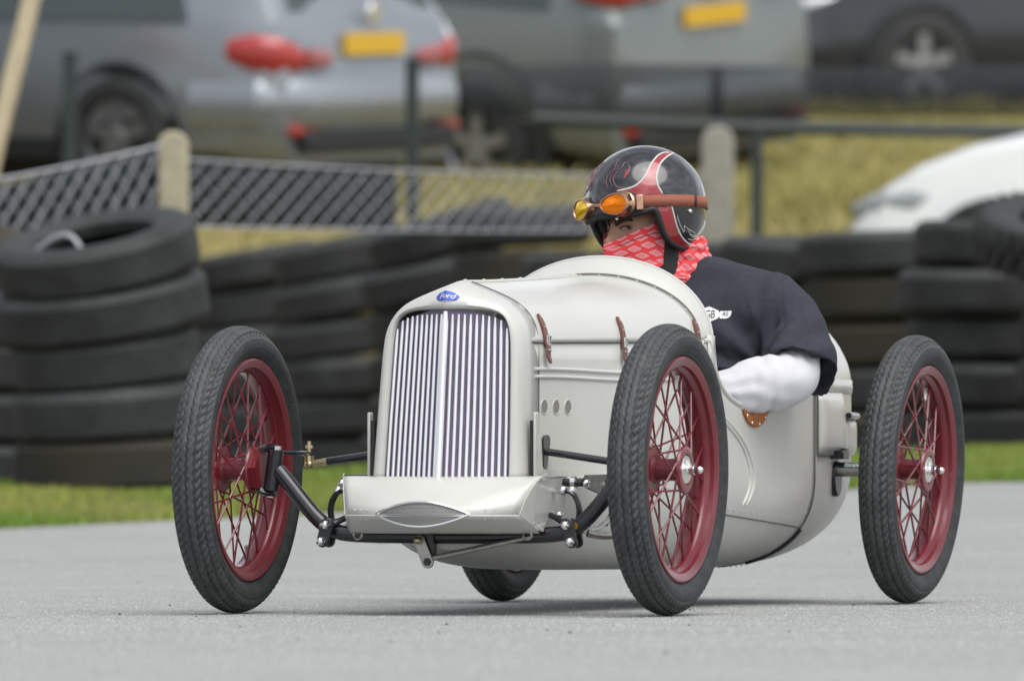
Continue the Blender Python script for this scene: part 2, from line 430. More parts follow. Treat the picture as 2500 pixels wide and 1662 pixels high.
def dark_post(X, d, ztop, r, label):
    Y = d - 19; z0 = ground_z(X, Y); b = MB(); h = ztop - z0
    b.box((0, 0, h / 2 - .1), (r * 2, r * 2, h + .2)); b.box((0, 0, h + .012), (r * 2.3, r * 2.3, .02))
    o = b.build('fence_post', M['dkpost']); bevel(o, .006); o.location = (X, Y, z0)
    return tag(o, label, 'fence post', 'dark fence posts below the cars')
dark_post(-2.17, 45, 2.31, .034, 'dark slim fence post at the left, before the silver estate car')
dark_post(-.49, 45, 2.28, .034, 'dark slim fence post behind the rear bumper of the silver estate car')
dark_post(1.005, 45, 2.24, .034, 'dark slim fence post right above the grey concrete post')
# low rail fence under the parked cars at the right
f = empty('rail_fence', (1.15, 24, ground_z(1.15, 24)))
tag(f, 'low dark rail fence running below the parked cars at right', 'fence')
zb = f.location.z
b = MB(); b.box((0, 0, .38), (.056, .056, .82)); bevel(b.build('post', M['dkpost'], f), .005)
b = MB(); b.box((1.75, .35, (ground_z(2.9, 24.35) - zb) + .3), (.056, .056, .85)); bevel(b.build('post', M['dkpost'], f), .005)
b = MB(); b.tube([(-1.05, -.15, .835), (.0, .0, .80), (1.75, .35, .785), (3.4, .7, .775)], .034, 8); b.build('rail', M['dkpost'], f)
# dark debris netting strung across below the cars (woven mesh lets about half the light through)
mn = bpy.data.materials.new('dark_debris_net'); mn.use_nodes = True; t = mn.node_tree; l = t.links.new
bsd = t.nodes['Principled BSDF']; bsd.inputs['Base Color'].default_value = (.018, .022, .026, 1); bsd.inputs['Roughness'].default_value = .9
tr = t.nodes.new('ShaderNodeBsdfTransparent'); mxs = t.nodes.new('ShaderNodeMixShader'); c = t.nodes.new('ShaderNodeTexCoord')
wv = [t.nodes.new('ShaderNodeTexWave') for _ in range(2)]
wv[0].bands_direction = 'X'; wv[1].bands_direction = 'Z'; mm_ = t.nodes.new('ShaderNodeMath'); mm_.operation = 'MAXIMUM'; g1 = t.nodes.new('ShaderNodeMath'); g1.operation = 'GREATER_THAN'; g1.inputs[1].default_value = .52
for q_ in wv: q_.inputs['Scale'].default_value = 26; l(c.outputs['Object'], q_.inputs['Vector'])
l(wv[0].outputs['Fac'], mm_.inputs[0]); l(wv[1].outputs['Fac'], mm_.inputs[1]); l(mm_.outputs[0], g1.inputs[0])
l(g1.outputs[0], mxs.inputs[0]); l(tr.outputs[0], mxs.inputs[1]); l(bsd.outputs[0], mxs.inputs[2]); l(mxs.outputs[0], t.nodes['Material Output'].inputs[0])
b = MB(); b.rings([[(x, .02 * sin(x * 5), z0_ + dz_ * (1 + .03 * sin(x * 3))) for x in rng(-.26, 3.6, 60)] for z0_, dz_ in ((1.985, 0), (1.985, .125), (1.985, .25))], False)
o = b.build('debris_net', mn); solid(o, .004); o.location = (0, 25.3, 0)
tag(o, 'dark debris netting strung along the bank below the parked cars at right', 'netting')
# chain link netting: two runs of diamonds
def netting(P0, P1, top, bot, sag, label, parent_name='chain_link_fence', shade=None):
    P0 = Vector(P0); P1 = Vector(P1); b = MB(); cell = .064
    nx = int(abs(P1.x - P0.x) / cell); nzn = max(3, int((top[0] - bot[0]) / cell))
    o = empty(parent_name, (P0.x, P0.y, bot[0])); org = Vector(o.location)
    tag(o, label, 'netting', 'chain link netting behind the tyres')
    def pt(u, w_, off=0):
        p = P0.lerp(P1, u); zt = top[0] + (top[1] - top[0]) * u - sag * 4 * u * (1 - u); zb_ = bot[0] + (bot[1] - bot[0]) * u - sag * .6 * 4 * u * (1 - u)
        return Vector((p.x, p.y + off + .012 * sin(u * 40 + w_ * 3), zb_ + (zt - zb_) * w_)) - org
    for i in range(-nzn, nx + 1):
        for sgn in (1, -1):
            pts = []
            for k in range(nzn + 1):
                u = (i + (k if sgn > 0 else nzn - k)) / nx
                if 0 <= u <= 1: pts.append(pt(u, k / nzn, .003 * sgn))
            if len(pts) > 1: b.tube(pts, .0032, 4, False)
    tag(b.build('wire_mesh', M['wire'], o), kind='stuff')
    if shade:
        c = MB(); c.rings([[pt(u, w_, .05) for u in rng(0, shade[0], 24)] for w_ in rng(shade[1], shade[2], 4)], False); solid(c.build('shadow_sheet', M['shade'], o), .004)  # added dark sheet stands in for the shadow behind the mesh, below the cars
    c = MB(); c.tube([pt(u, 1.0) for u in rng(0, 1, 24)], .006, 6); c.build('top_wire', M['wire'], o)
    c = MB(); c.tube([pt(u, 0.0) for u in rng(0, 1, 24)], .005, 6); c.build('bottom_wire', M['wire'], o)
netting((-3.4, 13.2, 0), (-1.30, 14.95, 0), (1.18, 1.49), (.98, 1.12), .07, 'chain link netting sagging left of the pale concrete post', shade=(1, .0, .93))
netting((-1.21, 15.0, 0), (.86, 21.9, 0), (1.44, 1.60), (1.19, 1.36), .02, 'chain link netting between the pale and the grey concrete post', shade=(.362, .03, .92))
# loose wire loop on the leaning stack
b = MB(); b.tube(smooth_pts([(-1.62, 11.9, 1.02), (-1.5, 11.82, 1.10), (-1.44, 11.8, 1.03), (-1.43, 11.78, .97)], 16), .008, 6)
tag(b.build('wire', M['wire']), 'bent loose wire end lying on the leaning tyre stack', 'wire')
# leaning wooden pole top left
b = MB(); b.tube([(-2.36, 17.0, .2), (-2.16, 17.0, 1.0), (-2.02, 17.0, 1.6), (-1.92, 17.0, 2.0), (-1.78, 17.0, 2.6)], [.041, .040, .039, .038, .037], 12)
tag(b.build('wooden_pole', M['wood']), 'pale leaning wooden pole at the top left corner', 'pole')

# ------------------------------------------------------------------ parked cars
M['silver'] = mat('silver_car_paint', (.27, .295, .32), .30, .5, coat=.6, var=.05, vs=2)
M['silver2'] = mat('pale_grey_car_paint', (.33, .36, .37), .28, .4, coat=.6, var=.05, vs=2)
M['grey4x4'] = mat('grey_green_car_paint', (.17, .19, .188), .32, .35, coat=.5, var=.05, vs=2)
M['darkcar'] = mat('dark_blue_grey_car_paint', (.018, .021, .028), .3, .1, coat=.4, var=.05, vs=2)
M['whitecar'] = mat('white_car_paint', (.74, .76, .75), .28, coat=.6, var=.03, vs=2)
M['glass'] = mat('tinted_car_glass', (.045, .06, .06), .06, 0, spec=.8)
M['trim'] = mat('black_car_trim', (.016, .018, .02), .55)
M['lamp_red'] = mat('red_lamp_lens', (.38, .036, .032), .18, coat=.5)
M['lamp_grey'] = mat('smoked_lamp_lens', (.30, .33, .34), .2)
M['lamp_pink'] = mat('pale_red_lamp_lens', (.34, .10, .10), .2, coat=.5)
M['lamp_clear'] = mat('clear_lamp_lens', (.70, .72, .73), .12, .2)
M['plate_y'] = mat('yellow_plate', (.66, .40, .03), .45)
M['alloy'] = mat('alloy_rim', (.30, .31, .33), .35, .8)
def ring_pts(hw, z0, zb, zr, tumble):
    """half section from underside centre to roof centre: (y, z)"""
    return [(0, z0), (hw * .86, z0), (hw * .96, z0 + .07), (hw, z0 + .25), (hw * .995, (z0 + zb) * .55), (hw * .955, zb - .02), (hw * .95, zb),
            (hw * .95 - (zr - zb) * tumble, zr - .07), (hw * .95 - (zr - zb) * tumble - .12, zr), (0, zr + .025)]
def make_car(name, X, Y, rz, paint, label, spec, zg, slope=.07):
    spec = dict(spec, zg=zg, slope=slope)
    return car_body(name, X, Y, rz, paint, label, spec)
def car_body(name, X, Y, rz, paint, label, spec):
    """local +x forward, +y left, z up; stands on the bank's slope"""
    Lh, hw, zr, zb, rw, wb = spec['L'] / 2, spec['W'] / 2, spec['roof'], spec['belt'], spec['wheel'], spec['wb'] / 2
    root = bpy.data.objects.new(name, None); COL.objects.link(root)
    h = Vector((cos(rz), sin(rz))); n_ = Vector((-h.y, h.x))
    def g(a, b_): p = Vector((X, Y)) + h * a + n_ * b_; return ground_z(p.x, p.y)
    gy = spec.get('slope', .07); pitch = h.y * gy; roll = n_.y * gy
    fx = Vector((h.x, h.y, pitch)).normalized(); ly = Vector((n_.x, n_.y, roll)); uz = fx.cross(ly).normalized(); ly = uz.cross(fx)
    root.matrix_world = Matrix(((fx.x, ly.x, uz.x, X), (fx.y, ly.y, uz.y, Y), (fx.z, ly.z, uz.z, spec['zg']), (0, 0, 0, 1)))
    tag(root, label, 'car', 'cars parked on the bank')
    z0 = spec.get('clear', .20)
    st = spec['stations']           # (x, width scale, belt z, roof z)
    b = MB(); rs = []
    for (x, ws, bz, rzf) in st:
        half = ring_pts(hw * ws, z0 + spec.get('lift', {}).get(x, 0), bz, max(rzf, bz + .02), .34)
        rs.append([(x, y, z) for y, z in half] + [(x, -y, z) for y, z in reversed(half[1:-1])])
    b.rings(rs, True, True, True)
    body = b.build('body', paint, root, angle=50)
    sb = body.modifiers.new('round', 'BEVEL'); sb.width = .035; sb.segments = 2; sb.limit_method = 'ANGLE'; sb.angle_limit = R(40)
    # side glass, rear glass, windscreen: thin panes just proud of the body
    def pane(nm, pts, th=.004):
        q = MB(); P = [Vector(p) for p in pts]; nn = (P[1] - P[0]).cross(P[2] - P[0]).normalized() * th
        k = len(P); q.add([p + nn for p in P] + [p - nn for p in P], [tuple(range(k)), tuple(range(2 * k - 1, k - 1, -1))] + [(i, (i + 1) % k, (i + 1) % k + k, i + k) for i in range(k)])
        return q.build(nm, M['glass'], root)
    for s in (1, -1):
        yb, yt = hw * .952 + .006, hw * .95 - (zr - zb) * .34 + .02
        for (xa, xb, xc, xd) in spec['side_glass']:
            pane('window', [(xa, s * yb, zb + .02), (xb, s * yb, zb + .02), (xc, s * yt, zr - .10), (xd, s * yt, zr - .10)])
        for wx in (wb, -wb):
            a = MB(); ar = spec.get('arch', 1.22); a.lathe([(.0, rw * 1.02), (.0, rw * ar), (.012, rw * (ar + .02)), (.02, rw * (ar - .04))], 28, 'Y', (wx, 0, 0)); 
            a.v = [(p[0], s * (p[1] + hw * .985), p[2] + rw) for p in a.v]; a.build('wheel_arch', M['trim'], root)
            a = MB(); a.lathe([(-.02, 0), (-.02, rw * (ar - .06)), (.0, rw * (ar - .06)), (.0, 0)], 28, 'Y'); a.v = [(p[0] + wx, s * (p[1] + hw * .985 + .004), p[2] + rw) for p in a.v]; a.build('wheel_well', M['trim'], root)
            a = MB(); wd = .10; a.lathe([(-wd, rw * .66), (-wd * 1.05, rw * .85), (-wd * .85, rw * .98), (0, rw), (wd * .85, rw * .98), (wd * 1.05, rw * .85), (wd, rw * .66), (wd * .6, rw * .62), (-wd * .6, rw * .62)], 30, 'Y', closed=True)
            wh = a.build('wheel', M['scrap'], root); wh.location = (wx, s * (hw - .07), rw)
            a = MB(); a.lathe([(.085, .0), (.095, .05), (.08, .07), (.06, .07)], 14, 'Y')
            a.lathe([(.02, rw * .56), (.075, rw * .66), (.085, rw * .62), (.03, rw * .54)], 28, 'Y', closed=True)
            for k in range(5):
                m4 = Matrix.Rotation(2 * pi * k / 5, 3, 'Y'); a.box(m4 @ Vector((0, .075, rw * .34)), (.075, .03, rw * .56), m4)
            if s < 0: a.v = [(p[0], -p[1], p[2]) for p in a.v]
            a.build('rim', M['alloy'], wh)
        # lamps at all four corners
        q = MB(); lz = spec['lamp_z']; lh = spec['lamp_h']
        q.tube([(-Lh + .30, s * (hw * .935), lz + .03), (-Lh + .16, s * (hw * .925), lz + .02), (-Lh + .05, s * (hw * .86), lz), (-Lh + .0, s * (hw * .76), lz - .015), (-Lh - .01, s * (hw * .68), lz - .02)], [lh * .30, lh * .46, lh * .5, lh * .38, lh * .2], 12, flat=(.5, 1))
        tl_ = q.build('tail_lamp', M['lamp_red'], root)
        q = MB(); q.tube([(-Lh - .02, s * hw * .66, lz - .01), (-Lh - .025, s * hw * .52, lz - .015), (-Lh - .02, s * hw * .42, lz - .02)], [lh * .26, lh * .24, lh * .12], 10, flat=(.5, 1)); q.build('lamp_insert', M['lamp_pink'], tl_)
        hr_ = spec.get('head_r', 1); q = MB(); q.tube([(Lh - .52, s * hw * .895, spec['head_z'] + .04), (Lh - .34, s * hw * .87, spec['head_z'] + .02), (Lh - .17, s * hw * .79, spec['head_z']), (Lh - .06, s * hw * .64, spec['head_z'] - .02)], [.03 * hr_, .055 * hr_, .06 * hr_, .03 * hr_], 12, flat=(.55, 1))
        q.build('headlamp', spec.get('head_m') or M['lamp_clear'], root)
        q = MB(); q.box((-Lh - .02, s * hw * .72, z0 + .17), (.05, .20, .05)); bevel(q.build('reflector', M['lamp_red'], root), .01)
    q = MB(); q.box((0, 0, z0 - .03), (Lh * 1.7, hw * 1.7, .14)); q.build('underbody', M['trim'], root)
    q = MB(); q.tube([(-Lh + .5, hw * .985, z0 + .30), (-Lh + .12, hw * .93, z0 + .31), (-Lh - .045, hw * .72, z0 + .31), (-Lh - .06, 0, z0 + .31), (-Lh - .045, -hw * .72, z0 + .31), (-Lh + .12, -hw * .93, z0 + .31), (-Lh + .5, -hw * .985, z0 + .30)], .1, 10, flat=(.55, 1.2))
    q.build('rear_bumper', spec.get('bumper') or paint, root)
    q = MB(); q.box((-Lh - .03, 0, z0 + .11), (.10, hw * 1.5, .12)); bevel(q.build('bumper_insert', M['trim'], root), .02)
    q = MB(); q.box((-Lh - spec.get('plate_out', .02), 0, spec['plate_z']), (.02, .52, .111)); q.build('number_plate', M['plate_y'], root)
    q = MB(); q.lathe([(-.012, 0), (-.012, .05), (0, .055)], 20, 'X', (-Lh - .02, 0, spec['plate_z'] + .16)); q.build('tailgate_emblem', M['chrome'], root)
    q = MB(); q.box((0, hw * .992, z0 + .06), (spec['wb'] - rw * 2.4, .03, .10)); q.box((0, -hw * .992, z0 + .06), (spec['wb'] - rw * 2.4, .03, .10)); q.build('sill', M['trim'], root)
    rgz = spec['rear_glass']
    pane('rear_window', [(rgz[0], hw * .72, rgz[1]), (rgz[0], -hw * .72, rgz[1]), (rgz[2], -hw * .60, rgz[3]), (rgz[2], hw * .60, rgz[3])])
    return root
EST = dict(L=4.6, W=1.78, roof=1.46, belt=.90, wheel=.32, wb=2.68, lamp_z=.745, lamp_h=.205, head_z=.66, plate_z=.80, side_glass=[(-1.75, -.75, -.75, -1.55), (-.68, .42, .25, -.68), (.48, 1.25, .55, .33)],
           stations=[(-2.3, .86, .84, .86), (-2.22, .93, .90, 1.0), (-1.98, .985, .92, 1.40), (-1.2, 1, .91, 1.46), (0, 1, .90, 1.48), (.5, 1, .90, 1.45), (1.28, .99, .90, .93), (1.9, .96, .82, .84), (2.2, .90, .70, .72), (2.32, .78, .58, .60)], rear_glass=(-2.235, .97, -2.03, 1.36))
SUV = dict(L=4.5, W=1.86, roof=1.80, belt=1.16, wheel=.37, wb=2.62, clear=.34, arch=1.45, lamp_z=1.30, lamp_h=.20, head_z=.95, plate_z=1.12, bumper=M['silver'], side_glass=[(-1.8, -.8, -.8, -1.65), (-.72, .35, .2, -.72), (.42, 1.15, .6, .28)],
           stations=[(-2.25, .93, 1.11, 1.18), (-2.18, .97, 1.14, 1.31), (-2.0, 1, 1.16, 1.74), (-1.2, 1, 1.16, 1.80), (0, 1, 1.16, 1.82), (.5, 1, 1.16, 1.78), (1.15, .99, 1.14, 1.18), (1.9, .97, 1.06, 1.09), (2.2, .92, .94, .96), (2.27, .8, .76, .78)], rear_glass=(-2.2, 1.28, -2.04, 1.68))
DRK = dict(EST, roof=1.6, belt=.98, wheel=.345, lamp_z=.86, head_z=.74)
HAT = dict(L=3.95, W=1.70, roof=1.46, belt=.92, wheel=.30, wb=2.50, lamp_z=.85, lamp_h=.24, head_z=.60, plate_z=.75, side_glass=[(-1.45, -.65, -.65, -1.3), (-.6, .4, .25, -.6), (.46, 1.1, .5, .3)],
           stations=[(-1.95, .86, .86, .9), (-1.88, .94, .92, 1.05), (-1.6, .99, .93, 1.40), (-.9, 1, .92, 1.46), (0, 1, .92, 1.47), (.4, 1, .92, 1.43), (1.05, .98, .93, .97), (1.35, .96, .88, .905), (1.6, .93, .79, .81), (1.78, .88, .68, .70), (1.90, .80, .56, .58), (1.96, .66, .46, .48)], rear_glass=(-1.9, 1.0, -1.66, 1.34))
make_car('estate_car', -2.63, 29.4, atan2(.56, -.83), M['silver'], 'silver estate car with yellow rear plate seen from its left rear corner', EST, 1.76)
make_car('parked_car', -4.80, 27.75, atan2(.56, -.83), M['silver2'], 'pale silver car of which only the tail shows at the left edge', HAT, 1.80)
make_car('off_road_car', -.55, 34.5, atan2(.66, -.75), M['grey4x4'], 'tall pale grey off-road car with large tyres and high yellow plate', SUV, 1.97, .15)
make_car('parked_car', 3.51, 42.3, atan2(-.43, -.90), M['darkcar'], 'dark blue-grey car seen side-on at the top right', DRK, 2.66)
make_car('hatchback_car', 3.54, 24.2, atan2(.05, -.998), M['whitecar'], 'white hatchback nose facing left behind the right end of the tyre wall', dict(HAT, head_m=M['lamp_grey'], head_r=1.1, head_z=.63), .89, .02)
# ================================================================== THE KART  (local: -y forward, +x its left, z up)
KART = (-.1254, 0, 0); KYAW = R(-18.346)
kart = empty('cycle_kart', KART, KYAW)
tag(kart, 'cream grey vintage style racing cycle kart with maroon spoked wheels on the track', 'kart')
KM = Matrix.Translation(KART) @ Matrix.Rotation(KYAW, 4, 'Z')
RIV = MB()                                     # every rivet head
def rivet(p, nrm=(0, -1, 0), r=.0032):
    q = Vector(nrm).to_track_quat('Z', 'Y').to_matrix()
    RIV.ball(p, r * .8, 6, 4, (1, 1, .45), q)
SEAM = MB()                                    # open joints between panels
# ---- bonnet surface
GABLE = [(0, .690), (.045, .6735), (.085, .657), (.115, .640), (.137, .616), (.1495, .588), (.1555, .566)]
G0 = smooth_pts(resample(GABLE, 16), 30, 2)
def arch(hw, zt, zb, n=30, p=2.0):
    return resample([(hw * sin(a), zb + (zt - zb) * cos(a)) for a in rng(0, pi / 2, 40)], n)
G1 = arch(.247, .722, .577)
def bonnet_curve(y):
    s = max(0, min(1, (y - .085) / .865)); s2 = s; s = s ** 1.25
    return [(a.x + (b_.x - a.x) * s2, a.y + (b_.y - a.y) * (s2 if k > 6 else s)) for k, (a, b_) in enumerate(zip(G0, [Vector(q) for q in G1]))]
def bonnet_at(y, z):
    c_ = bonnet_curve(y)
    for (x0, z0), (x1, z1) in zip(c_, c_[1:]):
        if z0 >= z >= z1: return Vector((x0 + (x1 - x0) * (z0 - z) / max(1e-6, z0 - z1), y, z))
    return Vector((side_x(y, z), y, z))
def seam_z(y): return bonnet_curve(y)[-1][1]
def side_x(y, z):                              # flat bonnet side below the seam
    xs = bonnet_curve(y)[-1][0]; zs = seam_z(y); return xs + (zs - z) * .045
b = MB(); rs = []
for y in rng(.062, .952, 34):
    c_ = bonnet_curve(y)
    rs.append([(x, y, z) for x, z in reversed(c_)] + [(-x, y, z) for x, z in c_[1:]])
b.rings(rs, False); o = solid(b.build('bonnet', M['paint'], kart, 40), .003)
for s in (1, -1):
    b = MB(); rs = []
    for y in rng(.062, .95, 28):
        zs = seam_z(y) - .003
        rs.append([(s * (side_x(y, z) - .001), y, z) for z in rng(zs, .262, 9)])
    b.rings(rs, False); solid(b.build('bonnet_side', M['paint'], kart, 40), .003)
    # swaged beads along the bonnet side
    for zb0 in (.508, .492):
        q = MB(); q.tube([(s * (side_x(y, zb0) + .000), y, zb0 + .002 * sin(y * 9)) for y in rng(.065, .93, 24)], .0042, 8); q.build('side_bead', M['paint'], kart)
    SEAM.tube([(s * (bonnet_curve(y)[-1][0] + .0006), y, seam_z(y) - .0015) for y in rng(.066, .94, 24)], .0016, 5)
# hinge along the top of the bonnet
b = MB(); b.tube([(0, y, bonnet_curve(y)[0][1] + .001) for y in rng(.075, .84, 10)], .004, 8); b.build('bonnet_hinge', M['paint'], kart)
for y in rng(.09, .82, 7):
    rivet((0, y, bonnet_curve(y)[0][1] + .005), (0, 0, 1), .0055)
# dark engine bay block inside so the louvre holes and gaps read dark
# ---- radiator shell and grille
def front_y(z): return -.045 + (z - .286) * .137
VP, GW = .045, .13
def vee(x): return -VP * max(0, 1 - abs(x) / GW)
outer = smooth_pts([(.1665, .283), (.163, .40), (.158, .52), (.1535, .585), (.139, .618), (.116, .642), (.085, .6595), (.045, .676), (0, .693)], 40, 2)
outer = [Vector((p.x, p.y)) for p in outer]; outer[-1].x = 0
inner = smooth_pts([(.1355, .283), (.133, .40), (.129, .52), (.126, .585), (.116, .618), (.085, .630), (.04, .632), (0, .632)], 40, 3)
inner = [Vector((p.x, p.y)) for p in inner]; inner[-1].x = 0
b = MB(); rs = []
def ring(fn):
    half = [fn(k) for k in range(40)]
    return half + [(-x, y, z) for x, y, z in reversed(half[:-1])]
def sh(tn, dy, bul=0, infl=0, vw=1):
    def fn(k):
        o_, i_ = outer[k], inner[k]; x = o_.x + (i_.x - o_.x) * tn; z = o_.y + (i_.y - o_.y) * tn
        return (x, front_y(z) + dy + vee(x) * vw, z)
    return fn
for tn, dy, vw in [(0, .110, 0), (0, .050, 0), (.03, .034, .10), (.12, .019, .35), (.30, .007, .62), (.55, .001, .85), (.80, .001, .97), (.93, .006, 1), (1.0, .014, 1), (1.0, .035, 1)]:
    rs.append(ring(sh(tn, dy, vw=vw)))
b.rings(rs, False); solid(b.build('radiator_shell', M['paint'], kart, 50), .0025)
SEAM.tube([(x * 1.001, y + .006, z * 1.0006) for x, y, z in ring(sh(0, .105, vw=0))], .0016, 5)
# core behind the bars: V shaped plate
b = MB(); core = [(x, z) for x, z in [(p.x, p.y) for p in inner]]
rowsz = rng(.27, .634, 14); rs = []
for z in rowsz:
    hw_ = interp([(p.y, p.x) for p in inner], z) if z < .6 else max(.0, interp(sorted([(p.y, p.x) for p in inner]), min(z, .6319)))
    rs.append([(hw_ * u, front_y(z) + .019 + vee(hw_ * u), z) for u in rng(-1, 1, 21)])
b.rings(rs, False); b.build('radiator_core', M['grille_back'], kart)
def inner_top(x):
    x = abs(x); best = .632
    for a, c_ in zip(inner, inner[1:]):
        if a.x >= x >= c_.x and a.x != c_.x: best = a.y + (c_.y - a.y) * (a.x - x) / (a.x - c_.x); break
    return best
nb = 10
for k in range(-nb, nb + 1):
    wdt = .0052 if k else .0110
    pts = []; fr = k / (nb + .55)
    xt = fr * .127; ztop = inner_top(xt) - (.010 if k else .004)
    for z in rng(.262, ztop, 14):
        hw_ = interp([(.283, .1355), (.40, .133), (.52, .129), (.60, .126)], z)
        x = fr * hw_; pts.append((x, front_y(z) + vee(x) + (.012 if k else .004), z))
    a = MB(); a.tube(pts, [wdt * .5] * 13 + [wdt * .3], 8, flat=(1, 1.3)); a.build('grille_bar', M['bar'], kart)
# badge: enamel oval with script
ctr = sh(.50, 0, vw=.82)(39); bz = .6605
tilt = Matrix.Rotation(R(-20), 3, 'X')
def badge_pt(u, w_, d=0): 
    p = tilt @ Vector((u, -d + .55 * abs(u), w_)); return p + Vector((0, ctr[1] - .0035, bz))
a = MB()
ov = [(.0275 * cos(t_) * (1 - .10 * (sin(t_) > 0) * abs(cos(t_))), .0108 * sin(t_)) for t_ in rng(0, 2 * pi, 41)[:-1]]
vs, fs = decal([(u * 1.1, v_ * 1.16) for u, v_ in ov], lambda u, v_: badge_pt(u, v_, .001), .004); a.add(vs, fs)
bd = a.build('badge', M['white'], kart); solid(bd, .002)
a = MB(); vs, fs = decal(ov, lambda u, v_: badge_pt(u, v_, .0028), .004); a.add(vs, fs); solid(a.build('badge_field', M['blue'], bd), .0015)
tv, tf = text_mesh('Ford', .019, .35, .9); a = MB(); a.add([badge_pt(p[0], p[1] * .82 - .0005, .0036) for p in tv], tf); a.build('badge_script', M['white'], bd, 0)
# side splash blades either side of the radiator foot
for s in (1, -1):
    a = MB(); a.box((s * .1815, .010, .352), (.006, .026, .135)); bl = a.build('side_blade', M['paint'], kart); bevel(bl, .003)
    a = MB(); a.box((s * .1745, .014, .345), (.009, .022, .115)); a.build('blade_gap_dark', M['seat'], bl)  # dark block stands in for the open gap inside each blade
# ---- scuttle hump, sharply lipped at the cockpit
b = MB(); rs = []
E1 = arch(.256, .762, .577, 30)
for y, t_ in [(.945, 0), (.950, .12), (.958, .36), (.968, .60), (.982, .82), (.996, .96), (1.004, 1.0)]:
    c_ = [Vector(p).lerp(Vector(q), t_) for p, q in zip([(x * 1.006, z + .002) for x, z in bonnet_curve(.945)], E1)]
    rs.append([(p.x, y, p.y) for p in reversed(c_)] + [(-p.x, y, p.y) for p in c_[1:]])
b.rings(rs, False); solid(b.build('scuttle', M['paint'], kart, 45), .004)
q = MB(); q.tube(rs[-1], .0042, 8); q.build('scuttle_lip', M['paint'], kart)
SEAM.tube([(p[0] * 1.004, .9425, p[2] + .0016) for p in rs[0]], .0012, 6)
for k in range(3, 56, 4):
    p = Vector(rs[0][k]); rivet(p + Vector((0, -.010, -.001)), Vector((p.x * 2, -.1, p.z - .55)))
# ---- lower body
WT = [(0, .185), (.12, .197), (.25, .211), (.5, .230), (.8, .2465), (1.0, .2585), (1.25, .281), (1.45, .301), (1.6, .3115), (1.75, .316), (1.9, .303), (2.05, .264), (2.18, .20), (2.27, .12), (2.31, .04)]
ZB = [(0, .135), (.1, .108), (.25, .094), (.5, .088), (1.0, .083), (1.6, .079), (1.75, .083), (1.9, .10), (2.05, .135), (2.18, .19), (2.27, .25), (2.31, .31)]
def bw(y): return spline(WT, y)
def bx(y, z):
    w_ = bw(y); zb_ = spline(ZB, y); zc = .29 if y < 1.7 else min(.40, .29 + (y - 1.7) * .12)
    if z >= zc: return w_
    t_ = min(1, (zc - z) / (zc - zb_)); n_ = 2.5
    return w_ * max(0, 1 - t_ ** n_) ** (1 / n_)
def low_half(y, ztop, n=26):
    zb_ = spline(ZB, y); zc = min(ztop, .29 if y < 1.7 else min(.40, .29 + (y - 1.7) * .12)); w_ = bw(y)
    pts = []
    for a in rng(0, pi / 2, 18):
        ex = 2 / 2.5; pts.append((w_ * sin(a) ** ex if a > 0 else 0, zc - (zc - zb_) * max(0, cos(a)) ** ex))
    if ztop > zc + .001:
        pts += [(w_, z) for z in rng(zc, ztop, 7)[1:]]
    return resample(pts, n)
def ledge_z(y): return .280 + .024 * sstep(0, .8, y)
b = MB(); rs = []
for y in rng(0, .95, 22):
    h_ = low_half(y, ledge_z(y))
    inn = [(min(side_x(max(.06, y), ledge_z(y)) - .012, h_[-1].x - .004), ledge_z(y) + .001)]
    hh = [(p.x, p.y) for p in h_] + inn
    rs.append([(-x, y, z) for x, z in reversed(hh)] + [(x, y, z) for x, z in hh[1:]])
b.rings(rs, False, True); b.build('belly_pan', M['paint'], kart, 40)
def rim_z(y): return spline([(.94, .579), (.985, .573), (1.01, .525), (1.05, .482), (1.11, .454), (1.19, .437), (1.30, .434), (1.42, .442), (1.52, .462), (1.6, .49)], y)
b = MB(); rs = []
for y in rng(.94, 1.60, 34):
    h_ = low_half(y, rim_z(y), 34)
    rs.append([(-p.x, y, p.y) for p in reversed(h_)] + [(p.x, y, p.y) for p in h_[1:]])
b.rings(rs, False); solid(b.build('body_tub', M['paint'], kart, 40), .004)
for s in (1, -1):
    q = MB(); q.tube([(s * bw(y), y, rim_z(y)) for y in rng(.945, 1.6, 40)], .005, 8); q.build('cockpit_rim', M['paint'], kart)
# tail with headrest hump
HB = [(1.6, .245), (1.75, .24), (1.9, .222), (2.05, .185), (2.18, .14), (2.27, .085), (2.31, .03)]
b = MB(); rs = []
for y in [1.602, 1.65, 1.7, 1.75, 1.8, 1.85, 1.9, 1.95, 2.0, 2.05, 2.1, 2.15, 2.19, 2.23, 2.265, 2.29, 2.305]:
    lo = low_half(y, .49, 30); w_ = bw(y); hb = spline(HB, y)
    hi = [(w_ * cos(a), .49 + hb * sin(a)) for a in rng(0, pi / 2, 20)][1:]
    hh = [(p.x, p.y) for p in lo] + hi
    rs.append([(x, y, z) for x, z in hh] + [(-x, y, z) for x, z in reversed(hh[1:-1])])
b.rings(rs, True, False, True); b.build('tail', M['paint'], kart, 40)
b = MB(); b.add([(x * .985, 1.598, z) for x, y, z in rs[0]], [tuple(range(len(rs[0])))]); b.build('seat_bulkhead', M['seat'], kart)
def seam_loop(y, dz=0):
    h_ = low_half(y, .48, 30); return [(p.x + .0008, y, p.y) for p in h_[4:]]
SEAM.tube(seam_loop(1.601), .0018, 5)
for p in seam_loop(1.585)[3::3]: rivet(p, (1, 0, -.2))
# dark strip standing in for the shaded open gap low in the tail joint
b = MB(); lp = [Vector(p) for p in seam_loop(1.603)][3:11]; b.tube([p + Vector((.002, 0, -.001)) for p in lp], .0085, 8, flat=(1, .5)); b.build('joint_gap_dark', M['black'], kart)
